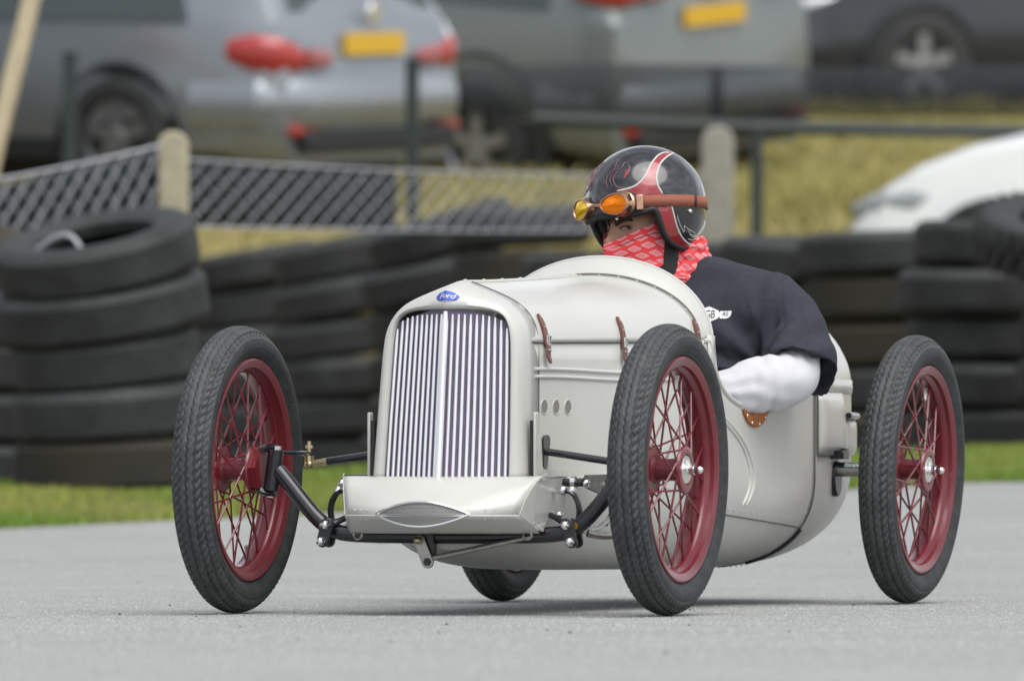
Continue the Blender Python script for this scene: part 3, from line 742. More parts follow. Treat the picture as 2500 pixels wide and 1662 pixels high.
# tail band at the height of the hump's foot
b = MB(); bandp = [(bw(y) + .0006, y, .49) for y in rng(1.61, 2.2, 24)]
rs = [[(x, y, z + dz_) for (x, y, z) in bandp] for dz_ in (-.018, .012)]
b.rings(rs, False); solid(b.build('tail_band', M['paint'], kart, 20), .0018, 1)
for p in bandp[1::2]: rivet((p[0] + .002, p[1], p[2] - .004), (1, 0, 0))
# lower side skirt seam with rivet row
sk = lambda y: .212 - .065 * (y - .95)
SEAM.tube([(bx(y, sk(y)) + .0006, y, sk(y)) for y in rng(.95, 1.60, 26)], .0016, 5)
for y in rng(.97, 1.58, 18): rivet((bx(y, sk(y) + .013) + .0012, y, sk(y) + .013), (1, 0, -.25))
for y in rng(.15, 1.9, 46): rivet((bx(y, spline(ZB, y) + .006), y, spline(ZB, y) + .004), (.5, 0, -1))
for y in rng(.05, .9, 16):
    rivet((bx(y, .262) + .001, y, .262), (1, 0, 0)); rivet((-bx(y, .262) - .001, y, .262), (-1, 0, 0))
# two curved swages in the cockpit side
for dy_ in (0, .022):
    for s in (1, -1):
        pts = smooth_pts([(s * bx(y, z), y, z) for y, z in [(1.03 + dy_, .418), (1.10 + dy_, .392), (1.17 + dy_, .356), (1.215 + dy_, .305), (1.22 + dy_, .262), (1.19 + dy_, .222)]], 24, 2)
        b = MB(); b.tube(pts, [.0015] + [.0042] * 22 + [.0015], 8); b.build('side_swage', M['paint'], kart)
# scuttle side brackets at the cockpit opening
for s in (1, -1):
    b = MB(); b.add([(s * (bw(y) + .002), y, z) for y, z in [(.962, .592), (1.006, .59), (1.006, .575), (1.016, .53), (1.03, .49), (1.01, .43), (.985, .45), (.972, .54)]], [(0, 1, 2, 3, 4, 5, 6, 7)])
    solid(b.build('scuttle_bracket', M['paint'], kart), .003, 0)
    for y, z in [(.99, .565), (1.0, .52), (1.01, .47)]: rivet((s * (bw(y) + .004), y, z), (s, 0, 0))
# leather elbow pad with studs
pad = [(p_ + .020, q_ + .004) for p_, q_ in [(1.145, .436), (1.155, .415), (1.18, .396), (1.215, .387), (1.25, .393), (1.278, .41), (1.29, .425), (1.29, .436)]]
pad = [(p.x, p.y) for p in smooth_pts(pad, 26, 2)]
b = MB(); vs, fs = decal(pad, lambda y, z: Vector((bx(y, z) + .004, y, z)), .014); b.add(vs, fs)
pd = solid(b.build('elbow_pad', M['tan'], kart), .005, 0)
for y, z in [(1.185, .418), (1.212, .402), (1.255, .400), (1.288, .415)]:
    b = MB(); b.ball((bx(y, z) + .007, y, z), .0042, 8, 5, (.6, 1, 1)); b.build('pad_stud', M['chrome'], pd)
# ---- fairings over the rear axle
def fairing(name, y0, y1, zt, zb_, out, m=M['paint']):
    n = 12; rows = []
    for k in range(n):
        y = y0 + (y1 - y0) * k / (n - 1); o_ = out * min(1, .25 + 6 * min(k, n - 1 - k) / (n - 1))
        rows.append([(bw(y) + o_ * min(1, .35 + 4 * min(j, 7 - j) / 7), y, zb_ + (zt - zb_) * j / 7) for j in range(8)])
    q = MB(); q.rings(rows, False); return solid(q.build(name, m, kart, 50), .006, 0)
fairing('axle_fairing', 1.618, 1.80, .47, .335, .012)
SEAM.tube([(bw(1.612) + .003, 1.612, z) for z in rng(.475, .335, 8)], .0022, 6)
SEAM.tube([(bw(y) + .006, y, .332) for y in rng(1.612, 1.79, 8)], .0025, 6)
fairing('rear_fairing', 1.82, 1.98, .415, .332, .012)
b = MB(); b.tube([(bw(y) + .014, y, .421) for y in rng(1.82, 1.97, 8)], .0075, 8); b.build('fairing_edge', M['black'], kart)
# rear axle, bearing plates, clamps and the strimmer tube sleeve with its sticker
b = MB(); b.cyl((-.43, 1.75, .3), (.43, 1.75, .3), .0105, 16); b.build('rear_axle', M['steel'], kart)
for s in (1, -1):
    b = MB(); b.prism([(1.75 + .03 * cos(a), .285 + (.046 if sin(a) < 0 else .034) * sin(a)) for a in rng(0, 2 * pi, 25)[:-1]], 'X', s * .300, s * .324)
    bevel(b.build('bearing_plate', M['black'], kart), .003)
    b = MB(); b.box((s * .328, 1.735, .333), (.03, .05, .02)); b.box((s * .326, 1.768, .335), (.026, .022, .024)); b.cyl((s * .318, 1.72, .331), (s * .346, 1.72, .331), .007, 10); b.build('clamp', M['black'], kart)
b = MB(); b.cyl((.322, 1.75, .3), (.426, 1.75, .3), .0165, 24); sl = b.build('axle_sleeve', M['steel'], kart)
def sleeve_pt(x, s_, d=.0): 
    a = R(96) + s_ / .0165            # wraps the front-upper side
    return (x, 1.75 - (.0165 + d) * sin(a), .3 - (.0165 + d) * cos(a) + 0)
M['sticker'] = mat('dark_green_sticker', (.012, .05, .045), .45)
b = MB(); b.rings([[sleeve_pt(x, s_, .0006) for s_ in rng(.002, .0155, 8)] for x in rng(.330, .425, 6)], False); st_ = b.build('sticker', M['sticker'], sl)
tv, tf = text_mesh('florabest', .0150, .18, .95); b = MB()
b.add([sleeve_pt(.3635 + p[0] * .92, .0085 + p[1] * .95, .0012) for p in tv], tf); b.build('sticker_lettering', M['white'], st_, 0)
# ---- bonnet straps
for y0 in (.100, .495, .890):
    for s in (1, -1):
        zt, zb_ = .624, .522
        pts = []
        for t_ in rng(0, 1, 16):
            z = zt + (zb_ - zt) * t_; y = y0 + .046 - .020 * t_
            p = bonnet_at(y, z)
            p.x += .0035 + (.004 if t_ > .62 else 0) + (.006 * sstep(.85, 1, t_)); p.x *= s; pts.append(p)
        b = MB(); rs = []
        for i, p in enumerate(pts):
            d = (pts[min(i + 1, 15)] - pts[max(i - 1, 0)]).normalized(); side = Vector((0, 1, 0)) - d * d.y; side.normalize(); nn = d.cross(side).normalized()
            hw_ = .0100 * (1 if 1 < i < 14 else (.8 if i in (1, 14) else .35))
            rs.append([p + side * hw_ + nn * .0022, p - side * hw_ + nn * .0022, p - side * hw_ - nn * .0022, p + side * hw_ - nn * .0022])
        b.rings(rs, True, True, True); stp = b.build('strap', M['leather'], kart)
        p = pts[8]; c_ = p + Vector((s * .005, 0, 0))
        b = MB(); b.tube([c_ + Vector((0, a * .011, e * .009)) for a, e in [(-1, -1), (1, -1), (1, 1), (-1, 1), (-1, -1)]], .0019, 6); b.cyl(c_ + Vector((0, -.001, -.009)), c_ + Vector((s * .001, -.001, .010)), .0016, 6); b.build('buckle', M['chrome'], stp)
        b = MB(); c2 = pts[11] + Vector((s * .003, 0, 0)); b.tube([c2 + Vector((0, -.0105, .001)), c2 + Vector((0, .0105, -.001))], .0017, 6); b.build('keeper', M['chrome'], stp)
        b = MB()
        for i in (1, 4): b.ball(pts[i] + Vector((s * .002, 0, 0)), .0025, 6, 4)
        b.build('strap_rivet', M['chrome'], stp)
for s in (1, -1):
    rivet((s * bonnet_at(.078, .575).x, .078, .575), (s, 0, 0), .0035)
# ---- ventilation holes with gauze, steering slot
M['gauze'] = mat('wire_gauze', (.24, .23, .21), .6, .3, var=.25, vs=220)
for s in (1, -1):
    for y in (.113, .173, .233):
        z = .4315; x = side_x(y, z)
        b = MB(); b.lathe([(0, .0), (0, .0135)], 24, 'X'); h_ = b.build('vent_gauze', M['gauze'], kart); h_.location = (s * (x + .0012), y, z); h_.rotation_euler = (0, 0, R(-10) * s)
        b = MB(); b.lathe([(.0006, .0132), (.0016, .0142), (.0016, .0155), (.0, .0168)], 24, 'X'); 
        if s < 0: b.v = [(-p[0], p[1], p[2]) for p in b.v]
        r_ = b.build('vent_ring', M['paint'], kart); r_.location = (s * x, y, z); r_.rotation_euler = (0, 0, R(-10) * s)
    y, z = .106, .337; x = side_x(y, z) + .0018
    slot = [(y + .012 + .022 * cos(a), z + (.026 if sin(a) > 0 else -.026) + .010 * sin(a)) for a in rng(0, 2 * pi, 25)[:-1]]
    b = MB(); b.prism(slot, 'X', s * (x - .004), s * x); b.build('steering_slot', M['black'], kart)
# ---- apron under the radiator: sharp nosed, riveted, with a lens shaped intake
def apron_rows(zsgn):
    """crease -> back edge, each row a V across"""
    if zsgn > 0: tab = [(.189, -.126, .208, .082), (.196, -.111, .227, .073), (.203, -.095, .246, .064), (.210, -.078, .264, .055), (.2155, -.061, .279, .046), (.219, -.045, .286, .040), (.219, .03, .288, .03)]
    else: tab = [(.189, -.126, .208, .082), (.193, -.108, .200, .078), (.197, -.090, .192, .074), (.201, -.072, .184, .070), (.204, -.054, .176, .066), (.206, -.042, .1715, .062)]
    bl = [0, .010, .013, .011, .006, .001, 0]
    return [[(hw_ * u, y - vp * (1 - u * u), z + (bl[k] * u ** 4 if zsgn > 0 else 0)) for u in rng(-1, 1, 25)] for k, (hw_, y, z, vp) in enumerate(tab)]
top, botr = apron_rows(1), apron_rows(-1)
b = MB(); b.rings(top, False); ap = solid(b.build('apron', M['paint'], kart, 30), .003)
b = MB(); b.rings(botr, False); solid(b.build('apron_chin', M['paint'], ap, 30), .003)
for s in (1, -1):
    i_ = 24 if s > 0 else 0
    tp = [r_[i_] for r_ in top]; bt_ = [r_[i_] for r_ in botr]
    outl = tp + [(s * .219, .10, .287), (s * .212, .10, .215), (s * .21, .02, .205), (s * .207, -.005, .195), (s * .206, -.02, .173)] + list(reversed(bt_[1:-1]))
    b = MB(); b.add(outl, [tuple(range(len(outl)))]); solid(b.build('apron_cheek', M['paint'], ap, 0), .003, 0)
    for e in (tp[:-1], bt_):
        for k in range(len(e) - 1):
            for f_ in (.3, .8):
                p = Vector(e[k]).lerp(Vector(e[k + 1]), f_); rivet(p + Vector((s * .0035, .007, -.004 if e is tp else .005)), (s, -.2, 0), .003)
    for u in (.86, .77, .68):
        for dz_ in (.010, -.009):
            x = s * .189 * u; rivet((x, -.126 - .082 * (1 - u * u) + .005, .208 + dz_), (0, -1, .2 if dz_ > 0 else -.4), .003)
def lens_h(u): return .0255 * (1 - abs(u) ** 1.9)
def lens_pt(x, dz_, d=0):
    u = x / .101; q_ = abs(x) / .189; y = -.126 - .082 * (1 - q_ * q_) - .004 * (1 - u * u) - d
    return Vector((x, y + abs(dz_) * .28, .2095 + dz_))
b = MB(); rs = []
for v_ in rng(-1, 1, 9): rs.append([lens_pt(x, v_ * lens_h(x / .101) * .97, -.004) for x in rng(-.1, .1, 41)])
b.rings(rs, False); it = b.build('intake_backing', M['grille_back'], ap)
b = MB()
for k in range(-9, 10):
    zz = k * .0027
    xs = [x for x in rng(-.1, .1, 61) if lens_h(x / .101) > abs(zz)]
    if len(xs) > 2: b.tube([lens_pt(x, zz, -.0015) for x in xs], .00085, 5)
for k in range(-48, 49):
    x = k * .0020; h_ = lens_h(x / .101)
    if h_ > .002: b.tube([lens_pt(x, -h_, -.002), lens_pt(x, 0, -.002), lens_pt(x, h_, -.002)], .00035, 4)
M['fine_gauze'] = mat('fine_steel_gauze', (.34, .34, .33), .55, .3); b.build('intake_gauze', M['fine_gauze'], it)
b = MB(); b.tube([lens_pt(x, lens_h(x / .101)) for x in rng(-.101, .101, 41)], .0026, 8); b.tube([lens_pt(x, -lens_h(x / .101)) for x in rng(-.101, .101, 41)], .0026, 8); b.build('intake_rim', M['chrome'], it)
# ---- front axle
AX = MB(); pts = [(-.383, 0, .300), (-.372, 0, .288), (-.35, 0, .262), (-.315, 0, .220), (-.290, 0, .194), (-.262, 0, .174), (-.225, 0, .166), (-.1, 0, .164), (0, 0, .163), (.1, 0, .164), (.225, 0, .166), (.262, 0, .174), (.290, 0, .194), (.315, 0, .220), (.35, 0, .262), (.372, 0, .288), (.383, 0, .300)]
AX.tube(smooth_pts(pts, 50, 2), .0165, 16); fa = AX.build('front_axle', M['black'], kart)
for s in (1, -1):
    lean = .02 * s
    b = MB(); b.cyl((s * .392 - .006, 0, .258), (s * .392 + .006, 0, .342), .0165, 18); kp = b.build('kingpin', M['black'], kart)
    b = MB(); b.cyl((s * .392 + .006, 0, .342), (s * .392 + .0065, 0, .350), .011, 6); b.build('kingpin_nut', M['chrome'], kp)
    b = MB(); b.cyl((s * .392 - .006, 0, .258), (s * .392 - .0075, 0, .243), .0085, 6); b.build('kingpin_nut', M['chrome'], kp)
    # stub axle fork
    b = MB(); xo = s * .045
    b.tube(smooth_pts([(s * .385, 0, .346), (s * .405, 0, .347), (s * .425, 0, .338), (s * .428, 0, .30), (s * .425, 0, .262), (s * .405, 0, .250), (s * .386, 0, .252)], 24, 2), .0085, 8, flat=(1.5, 1))
    b.cyl((s * .422, 0, .30), (s * .44, 0, .30), .017, 12); b.build('stub_axle', M['black'], kp)
    # steering arm and track rod
    b = MB(); b.tube([(s * .388, .0, .338), (s * .372, .05, .336), (s * .352, .11, .334)], .0065, 8, flat=(1.4, .8)); b.build('steering_arm', M['black'], kp)
    b = MB(); b.cyl((s * .352, .11, .345), (s * .352, .11, .352), .0085, 6); b.cyl((s * .352, .11, .33), (s * .352, .11, .36), .005, 8); b.cyl((s * .352, .11, .318), (s * .352, .11, .33), .010, 10); b.ball((s * .352, .11, .312), .011, 10, 7); b.build('ball_joint', M['brass'], kp)
    b = MB(); b.tube([(s * .352, .11, .312), (s * .315, .11, .317)], .0075, 8); b.cyl((s * .322, .11, .316), (s * .312, .11, .3175), .0095, 6); rod_end = b.build('rod_end', M['brass'], kart)
    b = MB(); b.tube([(s * .314, .11, .3172), (s * .17, .108, .338)], .0078, 12); b.build('track_rod', M['black'], kart)
    # shackle plates with acorn bolts and radius rod
    b = MB(); c0 = Vector((s * .262, -.032, .0))
    prof = [(s * .262 + .015 * cos(a), .186 + .015 * sin(a)) for a in rng(0, pi, 9)] + [(s * .272 - .013 * cos(a), .152 - .013 * sin(a)) for a in rng(0, pi, 9)]
    b.prism(prof, 'Y', -.036, -.028); b.prism(prof, 'Y', .004, .012); sp_ = b.build('shackle_plate', M['black'], kart); bevel(sp_, .002)
    for (x, z) in ((s * .262, .186), (s * .272, .152)):
        b = MB(); b.cyl((x, -.044, z), (x, -.036, z), .010, 6); b.ball((x, -.046, z), .0095, 12, 8); b.build('acorn_bolt', M['chrome'], sp_)
    b = MB(); b.cyl((s * .274, -.026, .184), (s * .274, .0, .184), .0085, 10); b.build('bush', M['orangebush'], sp_)
    b = MB(); b.tube([(s * .26, -.02, .186), (s * .225, .0, .203), (s * .19, .03, .212)], .0065, 8); b.build('shackle_stay', M['black'], kart)
    # curved damper link up to the chassis
    b = MB(); b.tube(smooth_pts([(s * .268, .02, .190), (s * .274, .02, .215), (s * .268, .02, .240), (s * .255, .02, .256), (s * .245, .02, .257)], 14, 2), .009, 8, flat=(1.2, .7)); b.build('damper_link', M['black'], kart)
    b = MB(); b.cyl((s * .205, .02, .257), (s * .262, .02, .257), .0065, 10); b.ball((s * .236, .02, .257), .011, 10, 8); b.ball((s * .256, .02, .257), .010, 10, 8); b.build('link_bolt', M['chrome'], kart)
    b = MB(); b.ball((s * .228, .02, .207), .009, 10, 8); b.cyl((s * .20, .02, .207), (s * .232, .02, .207), .005, 8); b.build('link_bolt', M['chrome'], kart)
    # friction damper: drilled arm and disc
    yz = [(.075, .282), (.085, .290), (.265, .292), (.285, .275), (.275, .245), (.255, .238), (.09, .262), (.077, .270)]
    xa = s * .262
    b = MB(); b.prism(yz, 'X', xa, xa + s * .006); da = b.build('damper_arm', M['black'], kart); bevel(da, .0015)
    for y in (.125, .17, .215):
        b = MB(); b.lathe([(0, 0), (0, .0095)], 16, 'X', (xa + s * .0064, y, .272 - (y - .12) * .03)); b.build('drilled_hole', M['black'], da)
    b = MB(); b.cyl((xa + s * .004, .262, .268), (xa + s * .016, .262, .268), .026, 24); b.build('damper_disc', M['black'], da)
    b = MB(); b.cyl((xa + s * .016, .262, .268), (xa + s * .0185, .262, .268), .021, 6); b.build('damper_star', M['redglass'], da)
    b = MB(); b.cyl((xa + s * .018, .262, .268), (xa + s * .026, .262, .268), .009, 8); b.ball((xa + s * .02, .26, .235), .011, 10, 8); b.ball((xa + s * .02, .285, .228), .010, 10, 8); b.build('damper_nut', M['chrome'], da)
    b = MB(); b.cyl((s * .205, .078, .274), (s * .262, .078, .274), .0085, 12); b.build('damper_pivot', M['black'], kart)
    b = MB(); b.cyl((s * .236, .078, .274), (s * .246, .078, .274), .013, 14); b.ball((s * .268, .078, .272), .009, 10, 8); b.build('pivot_collar', M['chrome'], kart)
    b = MB(); b.tube([(s * .28, .255, .236), (s * .282, .20, .20), (s * .28, .12, .178), (s * .272, .03, .172)], .0055, 8); b.build('damper_rod', M['steel'], kart)
    b = MB(); b.tube([(s * .268, .262, .25), (s * .27, .25, .215), (s * .262, .23, .185)], .0048, 8); b.build('chassis_stay', M['black'], kart)
    if s > 0: b = MB(); b.tube(smooth_pts([(s * .29, .02, .170), (s * .315, .04, .163), (s * .345, .06, .166), (s * .358, .06, .18), (s * .36, .05, .2)], 14, 2), .0085, 10); b.build('brake_pipe_guard', M['steel'], kart)
    b = MB(); b.lathe([(-.003, .008), (0, .0115), (.003, .008)], 16, 'Y', (s * .185, -.06, .166)); b.build('tow_eye', M['steel'], kart)
# drop link and rod under the beam
b = MB()
prof = [(-.060 + .0135 * cos(a), .153 + .0135 * sin(a)) for a in rng(0, pi, 9)] + [(-.042 - .0135 * cos(a), .110 - .0135 * sin(a)) for a in rng(0, pi, 9)]
b.prism(prof, 'Y', -.032, -.026); dl = b.build('drop_link', M['steel'], kart); bevel(dl, .0015)
b = MB(); b.cyl((-.042, -.034, .110), (-.042, -.028, .110), .009, 6); b.cyl((-.042, -.0365, .110), (-.042, -.034, .110), .0055, 12); b.build('link_pin', M['black'], dl)
b = MB(); b.cyl((-.060, -.04, .155), (-.060, -.03, .155), .009, 6); b.ball((-.060, -.042, .155), .0085, 10, 8); b.build('link_pivot', M['brass'], dl)
b = MB(); b.box((-.046, -.012, .142), (.028, .022, .05)); b.build('link_bracket', M['black'], kart)
b = MB(); b.tube([(-.030, -.03, .118), (.19, -.01, .166)], .0058, 10); b.build('drag_rod', M['steel'], kart)
b = MB(); b.tube([(.19, -.01, .166), (.22, -.0, .172)], .0045, 8); b.build('drag_rod_end', M['steel'], kart)
# faint stays beneath the belly
b = MB(); b.tube([(-.09, .30, .125), (.06, .9, .092)], .0022, 6); b.tube([(.09, .30, .125), (-.06, .9, .092)], .0022, 6); b.build('belly_stay', M['steel'], kart)
# steering column and wheel, seat
b = MB(); b.cyl((0, .70, .50), (0, 1.04, .613), .010, 12); b.build('steering_column', M['steel'], kart)
b = MB(); rsw = [(cos(a) * .13, 0, sin(a) * .13) for a in rng(0, 2 * pi, 37)]; b.tube(rsw, .0105, 10, False)
for k in range(3): a = pi / 2 + 2 * pi * k / 3; b.tube([(0, 0, 0), (cos(a) * .125, 0, sin(a) * .125)], .006, 8, flat=(1.5, .6))
sw = b.build('steering_wheel', M['leather'], kart); sw.location = (0, 1.045, .615); sw.rotation_euler = (R(-17), 0, 0)
b = MB(); b.box((0, 1.30, .15), (.30, .50, .07)); b.box((0, 1.57, .33), (.46, .05, .30)); bevel(b.build('seat', M['seat'], kart), .02)
tag(RIV.build('rivets', M['paint'], kart), kind='stuff')
SEAM.build('panel_joints', M['paint_edge'], kart)

# ---- wheels
def tyre_mesh():
    prof0 = []
    NPH = 76; segs = 376; N = 94
    phs = [-142 + 284 * k / (NPH - 1) for k in range(NPH)]
    verts = []; faces = []
    def groove(d, wd): return max(0, 1 - (abs(d) / wd) ** 2)
    for i in range(segs):
        th = 2 * pi * i / segs; f = (i * N / segs)
        zig = 2.6 * (abs((f % 1) - .5) * 4 - 1)
        for ph in phs:
            p = R(ph); x = .0415 * sin(p); r = .2625 + .0375 * cos(p)
            dp = 0
            if abs(ph) < 70:
                for g, wd in ((-50, 3.2), (-25, 3.4), (0, 3.4), (25, 3.4), (50, 3.2)):
                    dp = max(dp, groove(ph - g - zig, wd))
                # slanted sipes between the ribs
                sf = (f * 1.0 + ph * .035) % 1
                if 27 < abs(ph) < 68: dp = max(dp, 1.0 * groove(sf - .5, .19))
                elif abs(ph) > 3: dp = max(dp, .45 * groove(sf - .5, .13))
                dp *= .0055
            elif 74 < abs(ph) < 78: dp = .0011
            elif 98 < abs(ph) < 101: dp = -.0008
            elif abs(ph) > 128: dp = -.0012
            k = (r - .2625); 
            verts.append((x - dp * sin(p), (r - dp * cos(p)) * cos(th), (r - dp * cos(p)) * sin(th)))
    n = NPH
    for i in range(segs):
        i2 = (i + 1) % segs
        for j in range(n - 1): faces.append((i * n + j, i2 * n + j, i2 * n + j + 1, i * n + j + 1))
    me = bpy.data.meshes.new('tyre'); me.from_pydata(verts, [], faces); me.polygons.foreach_set('use_smooth', [True] * len(faces)); me.set_sharp_from_angle(angle=R(50))
    bm = bmesh.new(); bm.from_mesh(me); bmesh.ops.recalc_face_normals(bm, faces=bm.faces); bm.to_mesh(me); bm.free()
    me.materials.append(M['tyre']); me.materials.append(M['tread'])
    for pl in me.polygons:
        c_ = pl.center
        if abs(c_.x) < .0395 and sqrt(c_.y ** 2 + c_.z ** 2) > .266: pl.material_index = 1
    return me
M['tread'] = mat('worn_tread_rubber', (.036, .040, .041), .6, var=.4, vs=30, col2=(.075, .080, .081), bump=.25, bs=120, spec=.4)
TY = tyre_mesh()
half = [(.030, .2316), (.0325, .2318), (.0342, .2290), (.0335, .2245), (.0300, .2180), (.0285, .2135), (.0200, .2118), (.0150, .2050), (.0110, .2022)]
b = MB(); b.lathe(half + [(-x, r) for x, r in reversed(half)] + [(-.026, .236), (.026, .236)], 128, 'X', closed=True); RIM = b.mesh('rim', M['red'], 40)
b = MB(); b.lathe([(-.040, .0), (-.040, .030), (-.039, .048), (-.034, .0505), (-.031, .048), (-.030, .030), (-.024, .0245), (0, .0225), (.024, .0245), (.030, .030), (.031, .0475), (.034, .050), (.039, .048), (.041, .040), (.040, .032), (.034, .030), (.034, 0)], 40, 'X'); HUB = b.mesh('hub', M['red'], 30)
b = MB(); b.prism([(.046 * cos(2 * pi * k / 6 + .3), .046 * sin(2 * pi * k / 6 + .3)) for k in range(6)], 'X', -.055, -.036); HEX = b.mesh('drum', M['red'], 30)
b = MB(); b.lathe([(.034, .0), (.0365, .014), (.0365, .028), (.039, .0295), (.0405, .028), (.040, .022), (.042, .0135), (.043, .011), (.048, .0095), (.048, 0)], 28, 'X'); BRG = b.mesh('bearing_cap', M['chrome'], 30)
b = MB(); b.cyl((.044, 0, 0), (.056, 0, 0), .0115, 6); b.cyl((.055, 0, 0), (.066, 0, 0), .0085, 12); b.ball((.067, 0, 0), .0085, 12, 8); NUT = b.mesh('axle_nut', M['chrome'], 30)
b = MB(); b.cyl((0, 0, 0), (0, 0, 1), .00235, 6); SPK = b.mesh('spoke', M['red'], 30)
b = MB(); b.cyl((0, 0, .200), (0, 0, .183), .0045, 8); b.cyl((0, 0, .183), (0, 0, .170), .0056, 8); VAL = b.mesh('valve', M['steel'], 30)
def wheel(x, y, camber, rot, label, front, valve):
    wl = link('wheel', TY, kart); wl['label'] = label
    ca = R(camber); wl.rotation_euler = (rot, 0, 0)
    wl.matrix_local = Matrix.Translation((x + sin(ca) * .3, y, .299 * cos(ca) + .002)) @ Matrix.Rotation(R(-1.3), 4, 'Z') @ Matrix.Rotation(ca, 4, 'Y') @ Matrix.Rotation(rot, 4, 'X')
    rim_o = link('rim', RIM, wl); link('hub', HUB, wl)
    s = 1 if x > 0 else -1
    for nm, me in (('drum', HEX), ('bearing_cap', BRG), ('axle_nut', NUT)):
        o = link(nm, me, wl)
        if s < 0: o.rotation_euler = (0, 0, pi)
    vv = link('valve', VAL, wl); vv.rotation_euler = (valve - rot, 0, 0)
    for k in range(36):
        side = 1 if k % 2 else -1; lead = 1 if (k // 2) % 2 else -1
        tr = 2 * pi * k / 36; th = tr + lead * R(62)
        p0 = Vector((side * .0345, .044 * cos(th), .044 * sin(th))); p1 = Vector((side * .006, .2045 * cos(tr), .2045 * sin(tr)))
        d = p1 - p0; o = link('spoke', SPK, wl)
        o.matrix_local = Matrix.Translation(p0) @ d.to_track_quat('Z', 'Y').to_matrix().to_4x4() @ Matrix.Diagonal((1, 1, d.length, 1))
    return wl
wheel(-.477, 0, 1.2, .2, 'right front wheel, its hub facing the kart in view', True, R(-160))
wheel(.4684, 0, .5, .75, 'left front wheel, nearest the middle of the picture', True, R(-15))
wheel(.482, 1.7504, 2.4, 1.3, 'left rear wheel at the right of the picture', False, R(-25))
wheel(-.4714, 1.7504, 1.0, 1.9, 'right rear wheel, showing only below the belly', False, R(100))
# ================================================================== THE DRIVER (built in kart coordinates)
SEAT_P = Vector((0, 1.38, .17))
M['skin'] = mat('skin', (.47, .25, .17), .5, var=.08, vs=25, bump=.05, bs=300)
M['shirt'] = mat('charcoal_cotton', (.037, .040, .052), .9, var=.14, vs=60, bump=.15, bs=500, spec=.2)
M['white_cotton'] = mat('white_cotton', (.56, .56, .59), .9, bump=.06, bs=400, spec=.2)
M['trouser'] = mat('dark_denim', (.03, .035, .05), .9, var=.15, vs=40)
M['helmet'] = mat('black_gloss_helmet', (.016, .017, .020), .16, coat=.7, spec=.5)
M['hred'] = mat('candy_red_paint', (.28, .018, .022), .12, coat=.8)
M['pin'] = mat('pinstripe_silver', (.62, .60, .58), .3)
M['pinred'] = mat('pinstripe_rose', (.20, .10, .115), .25)
M['rubber'] = mat('black_rubber', (.013, .013, .014), .55)
M['webbing'] = mat('black_webbing', (.012, .012, .013), .8, bump=.2, bs=400)
M['bronze'] = mat('antique_bronze', (.52, .30, .20), .3, .9, var=.2, vs=40)
M['lens_o'] = mat('orange_mirror_lens', (.95, .24, .01), .06, .75)
M['lens_y'] = mat('mirror_lens_yellow_sheen', (.80, .50, .01), .06, .75)  # same orange lens, its yellow reflection at this angle put into the colour
M['gstrap'] = mat('tan_elastic', (.27, .085, .05), .75, bump=.2, bs=600)
M['eye'] = mat('eye_white', (.42, .36, .33), .25); M['iris'] = mat('dark_iris', (.03, .02, .015), .15); M['brow'] = mat('dark_brow_hair', (.05, .03, .022), .8)
HM = Matrix.Translation((0, 1.335, .8875)) @ Matrix.Rotation(R(-32), 4, 'Z') @ Matrix.Rotation(R(-5), 4, 'Y')
# ---- body parts, merged into one skin by a voxel remesh
B = MB()
def ellring(c, a, b_, n=32, ex=2.3, tilt=0):
    out = []
    for k in range(n):
        t_ = 2 * pi * k / n; cx, sx_ = cos(t_), sin(t_)
        x = a * abs(cx) ** (2 / ex) * (1 if cx > 0 else -1); y = b_ * abs(sx_) ** (2 / ex) * (1 if sx_ > 0 else -1)
        out.append(Vector((c[0] + x, c[1] + y, c[2] + tilt * y)))
    return out
TOR = [((0, 1.40, .17), .165, .12), ((.01, 1.40, .26), .175, .125), ((.03, 1.40, .40), .165, .115), ((.055, 1.40, .52), .18, .115), ((.068, 1.405, .61), .195, .11), ((.074, 1.41, .665), .20, .09), ((.072, 1.412, .70), .155, .075), ((.062, 1.41, .725), .085, .066)]
B.rings([ellring(c_, a, b_) for c_, a, b_ in TOR], True, True, True)
B.tube([(.065, 1.415, .66), (.058, 1.41, .73), (.03, 1.375, .79), (.01, 1.345, .83)], [.075, .062, .058, .06], 20)
HC = HM @ Vector((0, .002, -.064))
def head_pt(az, el):
    ca, sa, ce, se = cos(az), sin(az), cos(el), sin(el)
    x, y, z = .076 * sa * ce, -.096 * ca * ce, .118 * se
    if y < 0:                                           # face
        dz = degrees_(el); da = degrees_(az)
        g = lambda a0, e0, wa, we: exp(-((da - a0) / wa) ** 2 - ((dz - e0) / we) ** 2)
        k = .027 * g(0, -14, 9, 9) + .016 * g(0, -4, 7, 10) + .006 * g(0, 8, 16, 5) + .0055 * (g(22, 13, 15, 6) + g(-22, 13, 15, 6)) \
            - .011 * (g(21, 1, 10, 7) + g(-21, 1, 10, 7)) + .004 * (g(38, -14, 14, 12) + g(-38, -14, 14, 12)) + .007 * g(0, -33, 13, 4) - .004 * g(0, -38, 14, 2.5) + .007 * g(0, -41, 13, 3) + .010 * g(0, -56, 22, 10)
        y -= k * 1.0; x *= 1 - .16 * max(0, -se) ** 1.2
    elif se < -.2: y *= 1 - .35 * (-se)
    return HC + HM.to_3x3() @ Vector((x, y, z))
def degrees_(a):
    a = math.degrees(a); return a if a <= 180 else a - 360
rs = []
for i in range(41):
    el = -pi / 2 + .02 + (pi - .04) * i / 40
    rs.append([head_pt(2 * pi * k / 72, el) for k in range(72)])
B.rings(rs, True, True, True)
